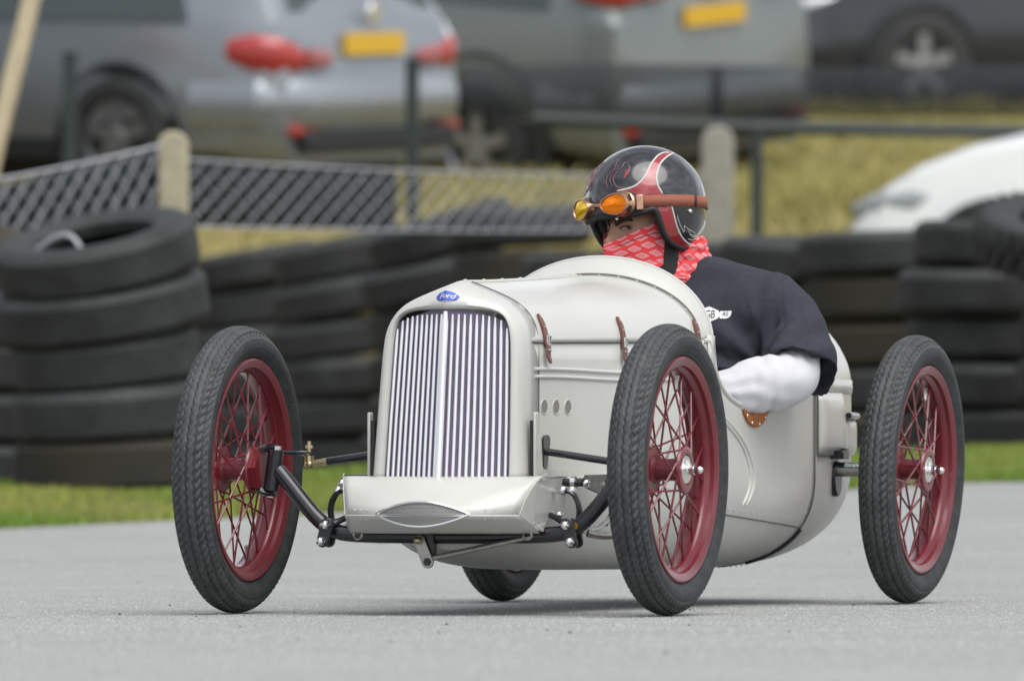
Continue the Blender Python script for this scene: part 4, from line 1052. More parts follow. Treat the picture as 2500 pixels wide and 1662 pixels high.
ARM = {1: [(.20, 1.41, .665), (.285, 1.41, .655), (.325, 1.36, .578), (.350, 1.30, .504), (.238, 1.178, .468), (.150, 1.092, .454)],
       -1: [(-.06, 1.41, .66), (-.15, 1.41, .645), (-.20, 1.33, .555), (-.235, 1.26, .475), (-.20, 1.17, .50), (-.165, 1.095, .51)]}
for s in (1, -1):
    B.tube(smooth_pts(ARM[s], 26, 1), [.055 - .030 * (k / 25) + (.004 if 12 < k < 17 else 0) for k in range(26)], 16)
    wr = Vector(ARM[s][-1]); el_ = Vector(ARM[s][-2]); rimp = Vector((s * .082, 1.068, .517)); f_ = (rimp - wr).normalized()
    outw = Vector((s * .84, .15, -.52)); upv = Vector((s * .5, -.24, .83))
    pc = rimp + outw * .010 + Vector((0, .03, -.012))
    B.tube([wr, wr.lerp(pc, .5), pc, pc + (rimp - pc) * .4 + outw * .01], [.027, .030, .034, .028], 14, flat=(.62, 1))
    for j, (ln, rr) in enumerate([(1.0, .0085), (1.08, .0088), (1.02, .0085), (.82, .0075)]):      # four fingers curled round the rim
        h_ = (1.5 - j) * .0205
        base = rimp + outw * .016 + upv * h_ + Vector((0, .022, 0))
        chain = [pc + upv * h_ * .7, base, rimp + outw * .022 * ln + upv * h_ + Vector((0, -.008, 0)), rimp + outw * .004 + upv * h_ + Vector((0, -.026 * ln, 0)), rimp - outw * .017 * ln + upv * h_ + Vector((0, -.014, 0))]
        B.tube(smooth_pts(chain, 12, 1), [rr] * 8 + [rr * .95, rr * .9, rr * .8, rr * .55], 10)
    th = [pc + upv * .018 - outw * .008, rimp - outw * .010 + upv * .036 + Vector((0, .022, 0)), rimp - outw * .012 + upv * .052 + Vector((0, .002, 0)), rimp - outw * .010 + upv * .060 + Vector((0, -.018, 0))]
    B.tube(smooth_pts(th, 10, 1), [.012] * 5 + [.0105, .010, .0095, .0085, .006], 10)
    LEG = [(s * .085, 1.38, .20), (s * .11, 1.20, .255), (s * .125, .98, .35), (s * .11, .78, .25), (s * .09, .56, .165)]
    B.tube(smooth_pts(LEG, 22, 1), [.082 - .045 * (k / 21) for k in range(22)], 16)
    B.tube([(s * .09, .59, .16), (s * .09, .54, .165), (s * .09, .50, .20), (s * .09, .47, .255)], [.036, .040, .036, .022], 14)
person = B.build('person', M['skin'], None, 0, SEAT_P)
r_ = person.modifiers.new('one_skin', 'REMESH'); r_.mode = 'VOXEL'; r_.voxel_size = .0042; r_.use_smooth_shade = True
sm_ = person.modifiers.new('soften', 'SMOOTH'); sm_.iterations = 3; sm_.factor = .5
person.matrix_world = KM @ Matrix.Translation(SEAT_P)
tag(person, 'driver in charcoal T-shirt, black helmet and red bandana seated in the kart', 'person')
def pbuild(b, name, m, parent=None, angle=40):
    return b.build(name, m, parent or person, angle, SEAT_P)
# ---- eyes, brows
for s in (1, -1):
    R3 = HM.to_3x3(); a0, e0 = 21 * s, 2.0
    def ept(a_, e_, d=.0012):
        p = head_pt(R(a_), R(e_)); return p + (p - HC).normalized() * d
    alm = [(a0 + 8.2 * cos(t_), e0 + (2.5 if sin(t_) > 0 else 1.7) * sin(t_) * (1 - .25 * cos(t_) ** 4)) for t_ in rng(0, 2 * pi, 29)[:-1]]
    b = MB(); vs, fs = decal(alm, lambda a_, e_: ept(a_, e_), 1.2); b.add(vs, fs); ey = pbuild(b, 'eye', M['eye'])
    b = MB(); vs, fs = decal([(a0 + 2.2 + 3.0 * cos(t_), e0 + .25 + 2.0 * sin(t_)) for t_ in rng(0, 2 * pi, 19)[:-1]], lambda a_, e_: ept(a_, e_, .0020), 1.5); b.add(vs, fs); b.build('iris', M['iris'], ey, 40, SEAT_P)
    b = MB(); b.tube([ept(a0 + 9.5 * cos(t_), e0 + 2.7 * sin(t_), .0018) for t_ in rng(-.1, pi + .1, 16)], .0016, 6); b.build('upper_lashes', M['brow'], ey, 40, SEAT_P)
    b = MB(); b.tube([ept(a0 + 8.8 * cos(t_), e0 - 2.0 * sin(t_), .0012) for t_ in rng(.2, pi - .2, 14)], .0007, 5); b.build('lower_lashes', M['brow'], ey, 40, SEAT_P)
    b = MB(); b.tube([ept(a0 + 10.5 * cos(t_), e0 + 5.0 * sin(t_) + .6, .0002) for t_ in rng(.15, pi - .15, 16)], .0022, 6); pbuild(b, 'eyelid', M['skin'])
    b = MB(); rows = []
    for t_ in rng(0, 1, 12):
        az = s * R(8 + 28 * t_); el = R(9.0 + 3.6 * sin(t_ * 2.4)); p = head_pt(az, el); n_ = (p - HC).normalized(); w_ = .0060 * (1 - .5 * t_) + .0015
        rows.append([p + n_ * (.0005 if k in (0, 4) else .0032) + R3 @ Vector((0, 0, (k - 2) * w_ * .6)) for k in range(5)])
    b.rings(rows, False); solid(pbuild(b, 'eyebrow', M['brow']), .002)
# ---- cotton: T-shirt (torso and sleeves fused), folds raised from the weave direction
Tb = MB()
SHT = [((0, 1.40, .19), .195, .142), ((.01, 1.40, .27), .20, .145), ((.028, 1.40, .40), .20, .14), ((.052, 1.398, .50), .212, .137), ((.066, 1.40, .58), .222, .132), ((.073, 1.405, .64), .230, .122), ((.075, 1.41, .69), .232, .104), ((.074, 1.412, .722), .222, .088), ((.071, 1.412, .742), .185, .078), ((.064, 1.412, .757), .118, .074), ((.058, 1.41, .770), .084, .071)]
Tb.rings([ellring(c_, a, b_, 40, 2.4) for c_, a, b_ in SHT], True, True, True)
HEM = {1: [(.280, 1.27, .490), (.303, 1.235, .545), (.372, 1.235, .566), (.416, 1.28, .551), (.440, 1.355, .522), (.400, 1.42, .474), (.362, 1.432, .462), (.302, 1.37, .462)],
       -1: [(-.17, 1.24, .47), (-.19, 1.21, .52), (-.225, 1.21, .54), (-.262, 1.25, .53), (-.268, 1.33, .51), (-.255, 1.40, .475), (-.225, 1.42, .45), (-.185, 1.36, .445)]}
for s in (1, -1):
    hem = [Vector(p) for p in HEM[s]]; hc = sum(hem, Vector()) / len(hem)
    hp = []
    n_ = 40
    for k in range(n_):
        t_ = k / n_ * 8; i = int(t_); f_ = t_ - i; p0, p1, p2, p3 = hem[(i - 1) % 8], hem[i], hem[(i + 1) % 8], hem[(i + 2) % 8]
        hp.append(.5 * ((2 * p1) + (p2 - p0) * f_ + (2 * p0 - 5 * p1 + 4 * p2 - p3) * f_ * f_ + (3 * p1 - p0 - 3 * p2 + p3) * f_ ** 3))
    cen = [((.205 if s > 0 else -.075, 1.41, .664), .080), ((.272 if s > 0 else -.145, 1.408, .660), .080), ((.312 if s > 0 else -.185, 1.392, .628), .074), ((.340 if s > 0 else -.205, 1.365, .580), .075)]
    axis = [Vector(c_[0]) for c_ in cen] + [hc]; out_r = []
    for i, (c_, r0) in enumerate(cen):
        ax = (axis[i + 1] - axis[max(0, i - 1)]).normalized(); ring_ = []
        for p in hp:
            d = p - hc; d -= ax * d.dot(ax); ring_.append(Vector(c_) + d.normalized() * r0)
        out_r.append(ring_)
    mid = [a.lerp(b_, .55) + (a.lerp(b_, .55) - (Vector(cen[-1][0]).lerp(hc, .55))) * -.02 for a, b_ in zip(out_r[-1], hp)]
    out_r += [mid, hp]
    inn = [[hc + (p - hc) * .93 for p in hp]] + [[Vector(cen[3][0]).lerp(hc, .5) + (p - Vector(cen[3][0]).lerp(hc, .5)) * .88 for p in mid], [Vector(cen[3][0]) + (p - Vector(cen[3][0])) * .80 for p in out_r[3]]]
    Tb.rings(out_r + inn, True, True, True)
shirt = pbuild(Tb, 't_shirt', M['shirt'])
r_ = shirt.modifiers.new('cloth', 'REMESH'); r_.mode = 'VOXEL'; r_.voxel_size = .0050; r_.use_smooth_shade = True
sm_ = shirt.modifiers.new('soften', 'SMOOTH'); sm_.iterations = 9; sm_.factor = .5
bpy.context.view_layer.update()
dg = bpy.context.evaluated_depsgraph_get()
me = bpy.data.meshes.new_from_object(shirt.evaluated_get(dg)); shirt.modifiers.clear(); shirt.data = me
nrm = [v_.normal.copy() for v_ in me.vertices]
APIT = Vector((.275, 1.285, .52)); SHD = Vector((.30, 1.36, .70))
FOLDS = [(Vector((.268, 1.275, .50)), Vector((.315, 1.33, .665)), .0125, .011), (Vector((.262, 1.27, .53)), Vector((.12, 1.28, .575)), .006, .009), (Vector((.25, 1.27, .50)), Vector((.10, 1.27, .52)), .008, .009),
         (Vector((.345, 1.30, .60)), Vector((.395, 1.30, .545)), .007, .009), (Vector((.275, 1.285, .61)), Vector((.225, 1.32, .705)), .005, .010), (Vector((.31, 1.29, .57)), Vector((.385, 1.33, .60)), .0075, .010)]
for v_, n_ in zip(me.vertices, nrm):
    p = v_.co + SEAT_P; d = p - APIT; r0 = d.length
    ang = atan2(d.z, d.x) + .6 * noise.noise(p * 6)
    f1 = sin(ang * 8.5 + 2.2 * noise.noise(p * 5)) * exp(-((r0 - .10) / .085) ** 2) * .0075
    q_ = Vector((p.x * 6 + p.z * 5, p.y * 4, (p.z - .4 * p.x) * 17)); f2 = noise.noise(q_) * .0055
    q3 = Vector((p.x * 16, p.y * 9, p.z * 7 + p.x * 6)); f3 = (-.022 * max(0, .15 - abs(noise.noise(q3 * .55))) + .001) * (1 if p.z < .66 else .5)
    # shoulder seam
    sd_ = abs((p.x - .306) + .28 * (p.z - .70)); f4 = -.003 * exp(-(sd_ / .006) ** 2) if p.z > .6 and p.x > .2 else 0
    f5 = 0
    for A0, A1, am, wd in FOLDS:
        ab = A1 - A0; tt = max(0, min(1, (p - A0).dot(ab) / ab.length_squared)); dd = (p - (A0 + ab * tt)); sd2 = dd.length * (1 if dd.dot(ab.cross(n_)) > 0 else -1)
        f5 += am * sin(pi * min(1, tt * .9 + .1)) * (-exp(-(sd2 / wd) ** 2) + .8 * exp(-((sd2 - wd * 1.9) / (wd * 1.1)) ** 2))
    v_.co += n_ * (f1 + f2 + f3 + f4 + f5)
me.polygons.foreach_set('use_smooth', [True] * len(me.polygons)); me.materials.clear(); me.materials.append(M['shirt'])
bvh_s = BVHTree.FromPolygons([v_.co + SEAT_P for v_ in me.vertices], [tuple(p.vertices) for p in me.polygons])
# ribbed collar
b = MB(); cr = [(.058 + .081 * cos(a), 1.408 + .070 * sin(a), .764 + .016 * sin(a) - .008 * cos(a)) for a in rng(0, 2 * pi, 40)]
b.tube(cr, .0062, 8, False, flat=(.7, 1.6)); pbuild(b, 'collar', M['shirt'], shirt)
# chest badge: winged hexagon, dark letters
M['ink'] = mat('dark_print', (.02, .022, .03), .8)
def chest(u, w_, d):
    o_ = Vector((.1645 + u * 1.08, 1.0, .640 + w_ * 1.08)); h = bvh_s.ray_cast(o_, Vector((0, 1, 0)))
    if h[0] is None: return o_ + Vector((0, .28, 0))
    return h[0] + h[1] * d * (1 if h[1].y < 0 else -1)
b = MB()
hexo = [(-.030, .0), (-.0225, .0085), (-.004, .0165), (.0145, .0085), (.0195, 0), (.0145, -.0085), (-.004, -.0165), (-.0225, -.0085)]
for sg in (1, -1):
    wing = [(.0185, .0075), (.040, .0085), (.0415, .0065), (.039, -.0015), (.035, -.0058), (.030, -.0078), (.0185, -.0075)]
    wv = [(u if sg > 0 else -.010 - u, z) for u, z in wing]
    if sg < 0: wv.reverse()
    vs, fs = decal(wv, lambda u, z: chest(u, z, .0012), .006); b.add(vs, fs)
vs, fs = decal(hexo, lambda u, z: chest(u, z, .0018), .006); b.add(vs, fs)
cb = pbuild(b, 'chest_badge', M['white'], shirt, 0)
b = MB()
tv, tf = text_mesh('VGB', .0205, 0, .92); b.add([chest(p[0] * .78 - .005, p[1] * 1.12, .0028) for p in tv], tf)
tv, tf = text_mesh('RS', .0115, .15, 1); b.add([chest(p[0] * .95 + .028, p[1] * .95 + .001, .0024) for p in tv], tf)
b.build('badge_lettering', M['ink'], cb, 0, SEAT_P)
# ---- white long sleeves and inner collar
for s in (1, -1):
    A_ = [(.305, 1.395, .625), (.325, 1.365, .580), (.345, 1.33, .532), (.352, 1.30, .506), (.338, 1.27, .496), (.298, 1.235, .486), (.235, 1.175, .468), (.140, 1.082, .453)] if s > 0 else [(-.17, 1.385, .61), (-.20, 1.33, .555), (-.225, 1.285, .50), (-.236, 1.25, .478), (-.23, 1.22, .482), (-.21, 1.175, .498), (-.175, 1.105, .508)]
    pts = smooth_pts(A_, 60, 2); rr = [interp([(0, .050), (.3, .058), (.45, .062), (.58, .059), (.70, .048), (.85, .039), (1, .035)], k / 59) for k in range(60)]
    b = MB(); b.tube(pts, rr, 40); sl = pbuild(b, 'undershirt_sleeve', M['white_cotton'])
    mm = sl.data; nn_ = [v_.normal.copy() for v_ in mm.vertices]
    for i_, (v_, n_) in enumerate(zip(mm.vertices, nn_)):
        if i_ >= 2400: break
        u_, th_ = (i_ // 40) / 59, 2 * pi * (i_ % 40) / 40
        ph_ = 2.2 * noise.noise(Vector((u_ * 4, cos(th_) * .8, sin(th_) * .8)))
        env = .35 + .65 * sstep(.45, .62, u_)
        long_ = (abs(sin(th_ * 3.5 + u_ * 7 + ph_)) - .6) * .0062 * env                      # folds running along the forearm
        cross = (abs(sin(u_ * 26 + 1.6 * sin(th_ + 1) + ph_)) - .6) * .0055 * exp(-((u_ - .50) / .09) ** 2) # creases at the bent elbow
        cuff = (abs(sin(u_ * 40 + 2 * sin(th_ * 1.5) + 2 * ph_)) - .6) * .0045 * sstep(.72, .9, u_)
        v_.co += n_ * (long_ + cross + cuff + .0035 * noise.noise(Vector((u_ * 22, cos(th_) * 2.2 + u_ * 9, sin(th_) * 2.2))) + .002 * noise.noise(Vector((u_ * 6, cos(th_) * 1.2, sin(th_) * 1.2))))
b = MB(); b.rings([[(.055 + (.070 + e) * cos(a), 1.40 + (.062 + e) * sin(a) , z + .020 * sin(a) - .004 * cos(a)) for a in rng(0, 2 * pi, 41)[:-1]] for z, e in [(.735, .010), (.75, .003), (.766, -.004)]], True)
solid(pbuild(b, 'undershirt_collar', M['white_cotton']), .003)
# ---- trousers
for s in (1, -1):
    b = MB(); b.tube(smooth_pts([(s * .085, 1.40, .20), (s * .11, 1.20, .258), (s * .125, .98, .352), (s * .11, .78, .25), (s * .095, .62, .185)], 26, 1), [.094 - .036 * (k / 25) for k in range(26)], 20); pbuild(b, 'trouser_leg', M['trouser'])
    b = MB(); b.tube([(s * .09, .61, .15), (s * .09, .55, .155), (s * .09, .505, .19), (s * .09, .465, .262)], [.040, .047, .043, .028], 14); pbuild(b, 'shoe', M['rubber'])
# ---- bandana / neck tube
R3 = HM.to_3x3()
def nk(t_):                                      # ring frames from face level down the neck
    tab = [(0, HC + R3 @ Vector((0, 0, -.004)), .0805, .106), (.22, HC + R3 @ Vector((0, 0, -.044)), .079, .106), (.42, HC + R3 @ Vector((0, .002, -.078)), .073, .099), (.60, HC + R3 @ Vector((.008, .018, -.103)), .073, .086), (.80, HC + R3 @ Vector((.010, .030, -.112)), .070, .080), (1.0, HC + R3 @ Vector((.010, .034, -.118)), .064, .074)]
    for a, b_ in zip(tab, tab[1:]):
        if t_ <= b_[0] + 1e-9:
            f_ = (t_ - a[0]) / (b_[0] - a[0]); return a[1].lerp(b_[1], f_), a[2] + (b_[2] - a[2]) * f_, a[3] + (b_[3] - a[3]) * f_
b = MB(); rows = []; uvs = []
NB_ = 96
for i, t_ in enumerate(rng(0, 1, 40)):
    c_, ax_, by_ = nk(t_); row = []
    for k in range(NB_):
        a = 2 * pi * k / NB_; fa = a if a <= pi else a - 2 * pi          # 0 = straight ahead
        top_dz = (-.0245 + .040 * min(1, abs(fa) / 1.15)) * (1 - t_) ** 2   # dips at the nose, rises on the cheeks
        nose_ = .022 * exp(-(fa / .20) ** 2) * exp(-((t_ - .10) / .22) ** 2) + .006 * exp(-(fa / .3) ** 2) * exp(-((t_ - .42) / .10) ** 2)
        x = ax_ * sin(a); y = -(by_ + nose_) * cos(a) if cos(a) > 0 else -by_ * .92 * cos(a)
        wr_ = (noise.noise(Vector((sin(a) * 2.6, cos(a) * 2.6, t_ * 11))) * .004 * sstep(.35, .7, t_) + noise.noise(Vector((sin(a) * 5, cos(a) * 5, t_ * 5))) * .0016)
        rv = Vector((x, y, 0)); rv += rv.normalized() * wr_; row.append(c_ + R3 @ (rv + Vector((0, 0, top_dz))))
    rows.append(row)
b.rings(rows, True)
mb_ = bpy.data.materials.new('red_print_cotton'); mb_.use_nodes = True; t = mb_.node_tree; l = t.links.new; bs = t.nodes['Principled BSDF']; bs.inputs['Roughness'].default_value = .85; bs.inputs['Specular IOR Level'].default_value = .2
uvn = t.nodes.new('ShaderNodeUVMap'); sx = t.nodes.new('ShaderNodeSeparateXYZ'); l(uvn.outputs[0], sx.inputs[0])
def mth(op, a, b_=None, cc=None):
    n = t.nodes.new('ShaderNodeMath'); n.operation = op
    for i, q_ in enumerate((a, b_, cc)):
        if q_ is None: continue
        if isinstance(q_, (int, float)): n.inputs[i].default_value = q_
        else: l(q_, n.inputs[i])
    return n.outputs[0]
U = mth('MULTIPLY', sx.outputs[0], 19); V = mth('MULTIPLY', sx.outputs[1], 9.5)
row_ = mth('FLOOR', V); Us = mth('ADD', U, mth('MULTIPLY', row_, .5)); fu = mth('SUBTRACT', mth('FRACT', Us), .5); fv = mth('SUBTRACT', mth('FRACT', V), .5)
fv2 = mth('ADD', fv, mth('MULTIPLY', fu, .38))
dia = mth('ADD', mth('ABSOLUTE', mth('MULTIPLY', fu, 1.15)), mth('MULTIPLY', mth('ABSOLUTE', fv2), 1.75))
ins = mth('LESS_THAN', dia, .66)
bars_ = mth('GREATER_THAN', mth('SINE', mth('MULTIPLY', fu, 52)), -.25)
core_ = mth('LESS_THAN', mth('ADD', mth('ABSOLUTE', mth('MULTIPLY', fu, 1.3)), mth('MULTIPLY', mth('ABSOLUTE', fv2), 1.75)), .44)
patt = mth('MULTIPLY', ins, mth('SUBTRACT', 1, mth('MULTIPLY', core_, mth('SUBTRACT', 1, bars_))))
mxn = t.nodes.new('ShaderNodeMix'); mxn.data_type = 'RGBA'; l(mth('MULTIPLY', patt, .5), mxn.inputs['Factor']); mxn.inputs['A'].default_value = (.80, .072, .078, 1); mxn.inputs['B'].default_value = (.80, .62, .66, 1); l(mxn.outputs['Result'], bs.inputs['Base Color'])
band = pbuild(b, 'bandana', mb_); solid(band, .0022, 1)
me = band.data; uvl = me.uv_layers.new(name='UVMap')
# uv from the ring grid: nearest (row, column) of every vertex
grid = {}
for i, row in enumerate(rows):
    for k, p in enumerate(row): grid[tuple(round(c_, 4) for c_ in (p - SEAT_P))] = (i, k)
vi = [grid.get(tuple(round(c_, 4) for c_ in v_.co)) for v_ in me.vertices]
for pl in me.polygons:
    ks = [vi[me.loops[li].vertex_index] for li in pl.loop_indices]; wrap = any(q_ and q_[1] > NB_ - 3 for q_ in ks) and any(q_ and q_[1] < 3 for q_ in ks)
    for li, q_ in zip(pl.loop_indices, ks):
        if q_: uvl.data[li].uv = (((q_[1] + (NB_ if wrap and q_[1] < 3 else 0)) / NB_), 1 - q_[0] / 39)
# the tube gathered round the neck below the helmet
b = MB(); rows3 = []; NG = 80
for i, t_ in enumerate(rng(0, 1, 26)):
    row = []
    for k in range(NG):
        a_ = 2 * pi * k / NG; z = .815 - .098 * t_ - .020 * sin(a_ + 2.6) * t_
        q_ = Vector((cos(a_) * 1.6, sin(a_) * 1.6, t_ * 5.5))
        w_ = (abs(sin(t_ * 15 + 2.2 * noise.noise(q_) + 1.2 * sin(a_ * 2))) - .6) * .0075 + .004 * noise.noise(q_ * 2)
        c_ = Vector((.045, 1.372, 0)).lerp(Vector((.060, 1.392, 0)), t_)
        row.append(Vector((c_.x + (.078 + .008 * t_ + w_) * cos(a_), c_.y + (.074 + .006 * t_ + w_) * sin(a_), z)))
    rows3.append(row)
b.rings(rows3, True); gat = pbuild(b, 'neck_gather', mb_, band, 60); solid(gat, .002, 1)
gm_ = gat.data; ul = gm_.uv_layers.new(name='UVMap')
for pl in gm_.polygons:
    ks = [gm_.loops[li].vertex_index for li in pl.loop_indices]; wrap = any(q_ % NG > NG - 3 for q_ in ks) and any(q_ % NG < 3 for q_ in ks)
    for li, q_ in zip(pl.loop_indices, ks): ul.data[li].uv = ((q_ % NG + (NG if wrap and q_ % NG < 3 else 0)) / NG, .9 - .55 * (q_ // NG) / 25)
b = MB(); b.tube([p + (p - nk(.10)[0]).normalized() * .0022 for p in rows[4]] + [rows[4][0] + (rows[4][0] - nk(.10)[0]).normalized() * .0022], .0009, 5); pbuild(b, 'hem_stitch', M['rubber'], band)
# ---- helmet
HX, HY, HZ = .127, .140, .128
def he(az, el, d=0):
    a, e = R(az), R(el); ce = max(0., cos(e)); ce = ce ** .55 if e < 0 else ce; return HM @ Vector(((HX + d) * sin(a) * ce, -(HY + d) * cos(a) * ce, (HZ + d) * sin(e)))
LOW = [(0, -15), (20, -16.5), (38, -16), (52, -13), (58, -11), (61, -12), (63.5, -17), (66, -26), (69, -36), (74, -44), (82, -51), (92, -56), (110, -59), (137, -59.5), (160, -56), (180, -54)]
def low(az):
    az = abs(((az + 180) % 360) - 180); return interp(LOW, az)
azs = sorted(set([0, 8, 16, 24, 32, 40, 46, 52, 56, 59, 61, 62.5, 64, 66, 68, 70, 73, 77, 82, 88, 96, 105, 115, 126, 138, 150, 160, 170, 180] ))
azs = azs + [-a for a in reversed(azs) if 0 < a < 180]
b = MB(); rs = []
for k in range(29):
    f_ = (k / 28); rs.append([he(a, 90 + (low(a) - 90) * f_) for a in azs])
b.rings(rs, True); hel = pbuild(b, 'helmet', M['helmet'], None, 60); s_ = solid(hel, .006)
b = MB(); edge = [he(a, low(a), -.002) for a in azs]; b.tube(edge + [edge[0]], .0078, 10, False); pbuild(b, 'helmet_trim', M['rubber'], hel)
b = MB(); rs = [[he(a, low(a) + 2, -.007 - dd) + R3 @ Vector((0, 0, -.004 * 0)) for a in azs] for dd in (0, .012, .024)]
b.rings(rs, True); solid(pbuild(b, 'helmet_lining', M['rubber'], hel), .004)
def hdec(name, m, out, d=.0008, step=5, mirror=True):
    for sg in ((1, -1) if mirror else (1,)):
        o_ = [(a * sg, e) for a, e in out]
        if sg < 0: o_.reverse()
        b = MB(); vs, fs = decal(o_, lambda a, e: he(a, e, d), step); b.add(vs, fs); o = pbuild(b, name, m, hel, 60)
def hline(name, m, pts, r=.0014, d=.0008, mirror=True, n=40, closed=False):
    for sg in ((1, -1) if mirror else (1,)):
        pp = smooth_pts([(a, e, 0) for a, e in (pts + pts[:1] if closed else pts)], n, 2); b = MB()
        b.tube([he(p.x * sg, p.y, d) for p in pp], [r * .4] + [r] * (n - 2) + [r * .4], 6, flat=(1, 1)); pbuild(b, name, m, hel)
FL_front = [(100, 54.5), (92, 55.2), (80, 52), (72, 47.6), (66, 42), (61.3, 36.8), (58, 31), (55.6, 25.9), (50, 17.6), (43, 12), (35, 9.8), (25, 8.8)]
FL_back = [(112, 55), (96, 50.5), (86, 46.5), (77.7, 41.5), (72, 36.5), (68, 30.2), (65.3, 24), (64.4, 18), (65, 11.5), (67, 7), (69, 3.4)]
def chk(p, n): return [(q_.x, q_.y) for q_ in smooth_pts([(a, e, 0) for a, e in p], n, 2)]
hdec('flame_stripe', M['hred'], chk(FL_front, 30) + [(25, 2), (45, 0), (68, 0)] + list(reversed(chk(FL_back, 26))), mirror=False)
hline('pinstripe', M['pin'], FL_front, .0019, mirror=False); hline('pinstripe', M['pin'], FL_back, .0019, mirror=False)
lo_f = [(61, -9), (64, -14), (66.5, -25), (70, -35), (75, -42.5), (83, -49.5), (93, -54.3), (112, -57)]
lo_b = [(77, -8), (79, -15), (81.5, -24), (86, -34), (93, -42), (100, -46.5), (112, -51), (133, -54)]
hdec('flame_stripe', M['hred'], chk(lo_f, 26) + list(reversed(chk(lo_b, 26))))
hline('pinstripe', M['pin'], lo_b, .0019)
hline('flame_line', M['pinred'], [(15, 12.4), (10.5, 20.7), (12, 28), (18, 33.5), (18, 41), (15.9, 47)], .0009)
hline('flame_line', M['pinred'], [(20, 14), (14.5, 22), (16.5, 28.5), (21.5, 33.5), (22.5, 38)], .0008)
hline('flame_line', M['pinred'], [(30.7, 19.8), (34.6, 25), (37.5, 31), (36, 36), (28.5, 43), (28.5, 36), (22.2, 29.6), (19, 22), (22.4, 15.3), (27, 11.8), (35, 10)], .0010)
hdec('flame_tongue', M['hred'], [(30.7, 19.8), (37.0, 27.7), (36.5, 31.5), (32.8, 31)], .001, 3)
hline('scallop_line', M['pin'], [(83.6, -18), (86, -26), (96, -38.5), (92, -27), (97.5, -32), (115, -36.5), (117.5, -40), (104, -38)], .0007)
hline('scallop_line', M['pin'], [(99, -33), (108, -41), (118, -41), (127, -31), (140, -20)], .0007)
hline('scallop_line', M['pin'], [(104, -44), (116, -45), (130, -34), (145, -22)], .0007)
for sg in (1, -1):
    b = MB(); b.ball(he(98.6 * sg, -13.5, .001), .0055, 10, 6); pbuild(b, 'popper', M['chrome'], hel)
    # chin strap: hangs from the shell and crosses the neck tube under the jaw
    def on_tube(fa, t_):
        i = round(t_ * 39); k = round(R(fa) / (2 * pi) * NB_) % NB_; p = rows[i][k]; return p + (p - nk(i / 39)[0]).normalized() * .005
    pts = [he(90 * sg, -46, -.012), he(89 * sg, -54, -.012), on_tube(86 * sg, .40), on_tube(78 * sg, .50), on_tube(62 * sg, .58), on_tube(38 * sg, .64), on_tube(14 * sg, .66), on_tube(0, .665)]
    pp = smooth_pts(pts, 20, 2); b = MB(); rows2 = []
    for i, p in enumerate(pp):
        d = (pp[min(i + 1, 19)] - pp[max(i - 1, 0)]).normalized(); out_ = (p - nk(.5)[0]); out_ = (out_ - d * out_.dot(d)).normalized(); sd_ = d.cross(out_).normalized(); nn2 = out_
        hw_ = .019 - .006 * i / 19
        rows2.append([p + sd_ * hw_ + nn2 * .0015, p - sd_ * hw_ + nn2 * .0015, p - sd_ * hw_ - nn2 * .0015, p + sd_ * hw_ - nn2 * .0015])
    b.rings(rows2, True, True, True); pbuild(b, 'chin_strap', M['webbing'], hel)
# ---- goggles pushed up on the brow
gog = None
for sg in (1, -1):
    base = he(25.5 * sg, -4.6, -.001); nd = (R3 @ Vector((sg * .26, -1, .02))).normalized(); ux = (R3 @ Vector((1, 0, 0))); ux = (ux - nd * ux.dot(nd)).normalized() * sg; uz = nd.cross(ux) * (1 if nd.cross(ux).z > 0 else -1)
    base = base - nd * .008
    def gring(d, a, b_, n=40):
        out = []
        for k in range(n):
            t_ = 2 * pi * k / n; x = a * cos(t_); z = b_ * .80 * sin(t_) * (1 - .16 * cos(t_) * -1) - .003 * (x > 0) * 0
            out.append(base + nd * d + ux * (x - .002) + uz * z)
        return out
    b = MB(); b.rings([gring(-.004, .046, .036), gring(.006, .046, .037), gring(.009, .043, .034), gring(.017, .0385, .0305), gring(.0200, .0390, .0312), gring(.024, .0375, .0300), gring(.025, .0345, .0268), gring(.0225, .0335, .0258)], True)
    cup = pbuild(b, 'goggles', M['bronze'], None, 40) if gog is None else pbuild(b, 'eye_cup', M['bronze'], gog, 40)
    if gog is None: gog = cup
    b = MB(); b.rings([gring(.0245, .0001, .0001), gring(.0242, .017, .0132), gring(.0232, .027, .021), gring(.022, .0345, .0268)], True); pbuild(b, 'lens', M['lens_o'] if sg > 0 else M['lens_y'], gog, 60)
    b = MB(); b.rings([gring(-.012, .047, .037), gring(-.008, .049, .0395), gring(-.001, .0485, .039), gring(.004, .046, .0365)], True); solid(pbuild(b, 'face_pad', M['rubber'], gog), .004)
    for a in (.5, -.55, 2.5):                                    # vent slots on the cup
        q_ = base + nd * .0135 + ux * (.0420 * cos(a)) + uz * (.027 * sin(a))
        tg = (-ux * sin(a) + uz * cos(a)); b = MB(); b.tube([q_ - tg * .008, q_, q_ + tg * .008], .0022, 6); pbuild(b, 'vent_slot', M['rubber'], gog)
    b = MB(); c_ = he(47 * sg, -4.2, .009); m3 = Matrix((ux, nd, uz)).transposed(); yaw = Matrix.Rotation(R(18 * sg), 3, 'Z'); b.box(c_, (.016, .010, .034), HM.to_3x3() @ Matrix.Rotation(R(47 * sg), 3, 'Z')); bevel(pbuild(b, 'strap_clip', M['bronze'], gog), .002)
    b = MB(); b.tube([base + nd * .012 + uz * -.029 , base + nd * .016 + uz * -.033], .003, 8); pbuild(b, 'frame_screw', M['chrome'], gog)
b = MB(); b.tube([he(9, -4, .008), he(0, -3, .012), he(-9, -4, .008)], .004, 10); pbuild(b, 'bridge', M['bronze'], gog)
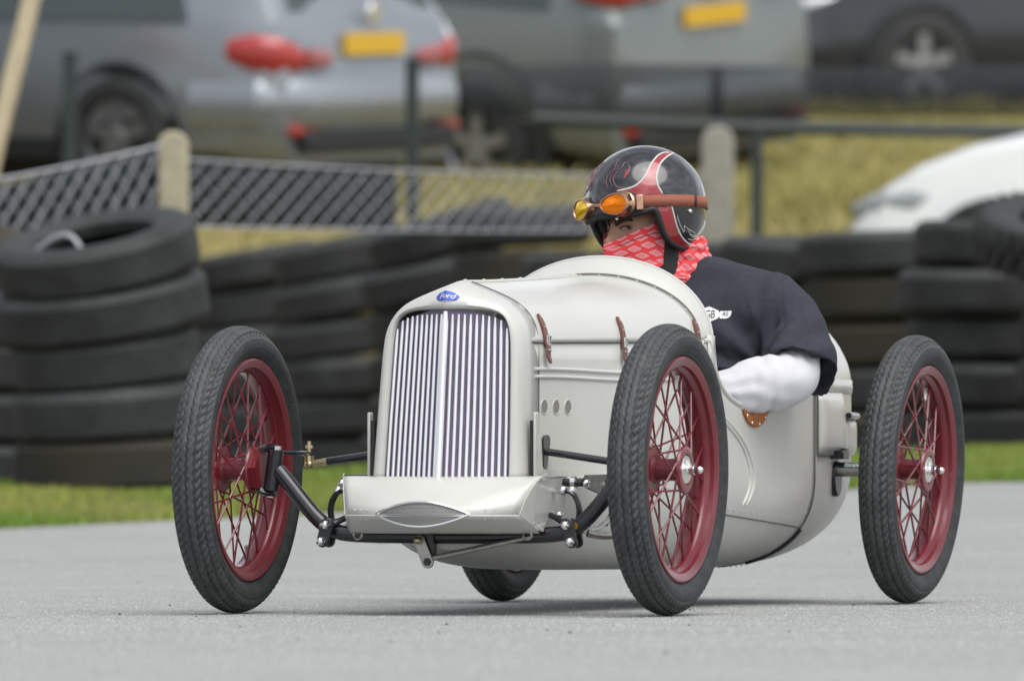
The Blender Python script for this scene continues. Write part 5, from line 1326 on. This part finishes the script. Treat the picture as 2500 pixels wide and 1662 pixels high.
b = MB(); az_s = rng(46, 314, 70); b.rings([[he(a, -3.2 + e, .0018) for a in az_s] for e in (-5.6, 5.6)], False); gs = pbuild(b, 'goggle_strap', M['gstrap'], gog); solid(gs, .002, 1)
b = MB(); b.rings([[he(a, -3.2 + e, .0042) for a in (104, 105.5, 107)] for e in (-6.0, 6.0)], False); solid(pbuild(b, 'strap_keeper', M['rubber'], gs), .0015, 1)
# ------------------------------------------------------------------ loose aggregate standing proud of the asphalt (fine, uncountable)
def aggregate():
    rd = random.Random(9); vs = []; fs = []; mi = []
    for _ in range(90000):
        y = -10.5 + 15.5 * rd.random() ** 1.15; hw_ = (y + 19) * .0585; x = rd.uniform(-hw_, hw_)
        if noise.noise((x * 1.1, y * .6, 3)) < -.35 and rd.random() < .5: continue
        q = rd.uniform(.0010, .0028); z = ground_z(x, y); o = len(vs); a = rd.uniform(0, 1.6); ca, sa = cos(a) * q, sin(a) * q
        vs += [(x + ca, y + sa, z - .0004), (x - sa, y + ca, z - .0004), (x - ca, y - sa, z - .0004), (x + sa, y - ca, z - .0004), (x + rd.uniform(-.3, .3) * q, y, z + q * rd.uniform(.45, .95))]
        fs += [(o, o + 1, o + 4), (o + 1, o + 2, o + 4), (o + 2, o + 3, o + 4), (o + 3, o, o + 4)]; k = rd.choice((0, 0, 1, 2)); mi += [k] * 4
    me = bpy.data.meshes.new('aggregate'); me.from_pydata(vs, [], fs)
    for nm, c_ in (('stone_mid', (.35, .358, .35)), ('stone_pale', (.45, .458, .446)), ('stone_dark', (.245, .25, .245))): me.materials.append(mat(nm, c_, .85, spec=.3))
    me.polygons.foreach_set('material_index', mi)
    tag(link('aggregate', me), kind='stuff', cat='aggregate', label='fine stone aggregate of the worn grey asphalt track')
aggregate()
# ------------------------------------------------------------------ small debris on the asphalt
M['leaf'] = mat('fallen_leaf', (.02, .10, .02), .6)
M['bits'] = mat('dark_grit', (.05, .035, .04), .8)
b = MB(); rd = random.Random(3)
for _ in range(60):
    x, y = rd.uniform(-1.1, 1.2), rd.uniform(-8, 6.5); q = rd.uniform(.0012, .0045) * (1 if rd.random() < .85 else 1.7)
    a = rd.uniform(0, 6); b.box((x, y, ground_z(x, y) + q * .3), (q * 1.5, q, q * .7), Matrix.Rotation(a, 3, 'Z'))
tag(b.build('grit', M['bits'], angle=0), 'dark specks of grit scattered over the asphalt', 'grit', kind='stuff')
b = MB(); b.add([(-.020, 0, .004), (0, -.008, .010), (.018, 0, .006), (0, .010, .012)], [(0, 1, 2, 3)])
lf = solid(b.build('leaf', M['leaf']), .0015); lf.location = (-.374, 7.35, ground_z(-.374, 7.35) + .003)
tag(lf, 'small green leaf lying on the asphalt below the kart', 'leaf')
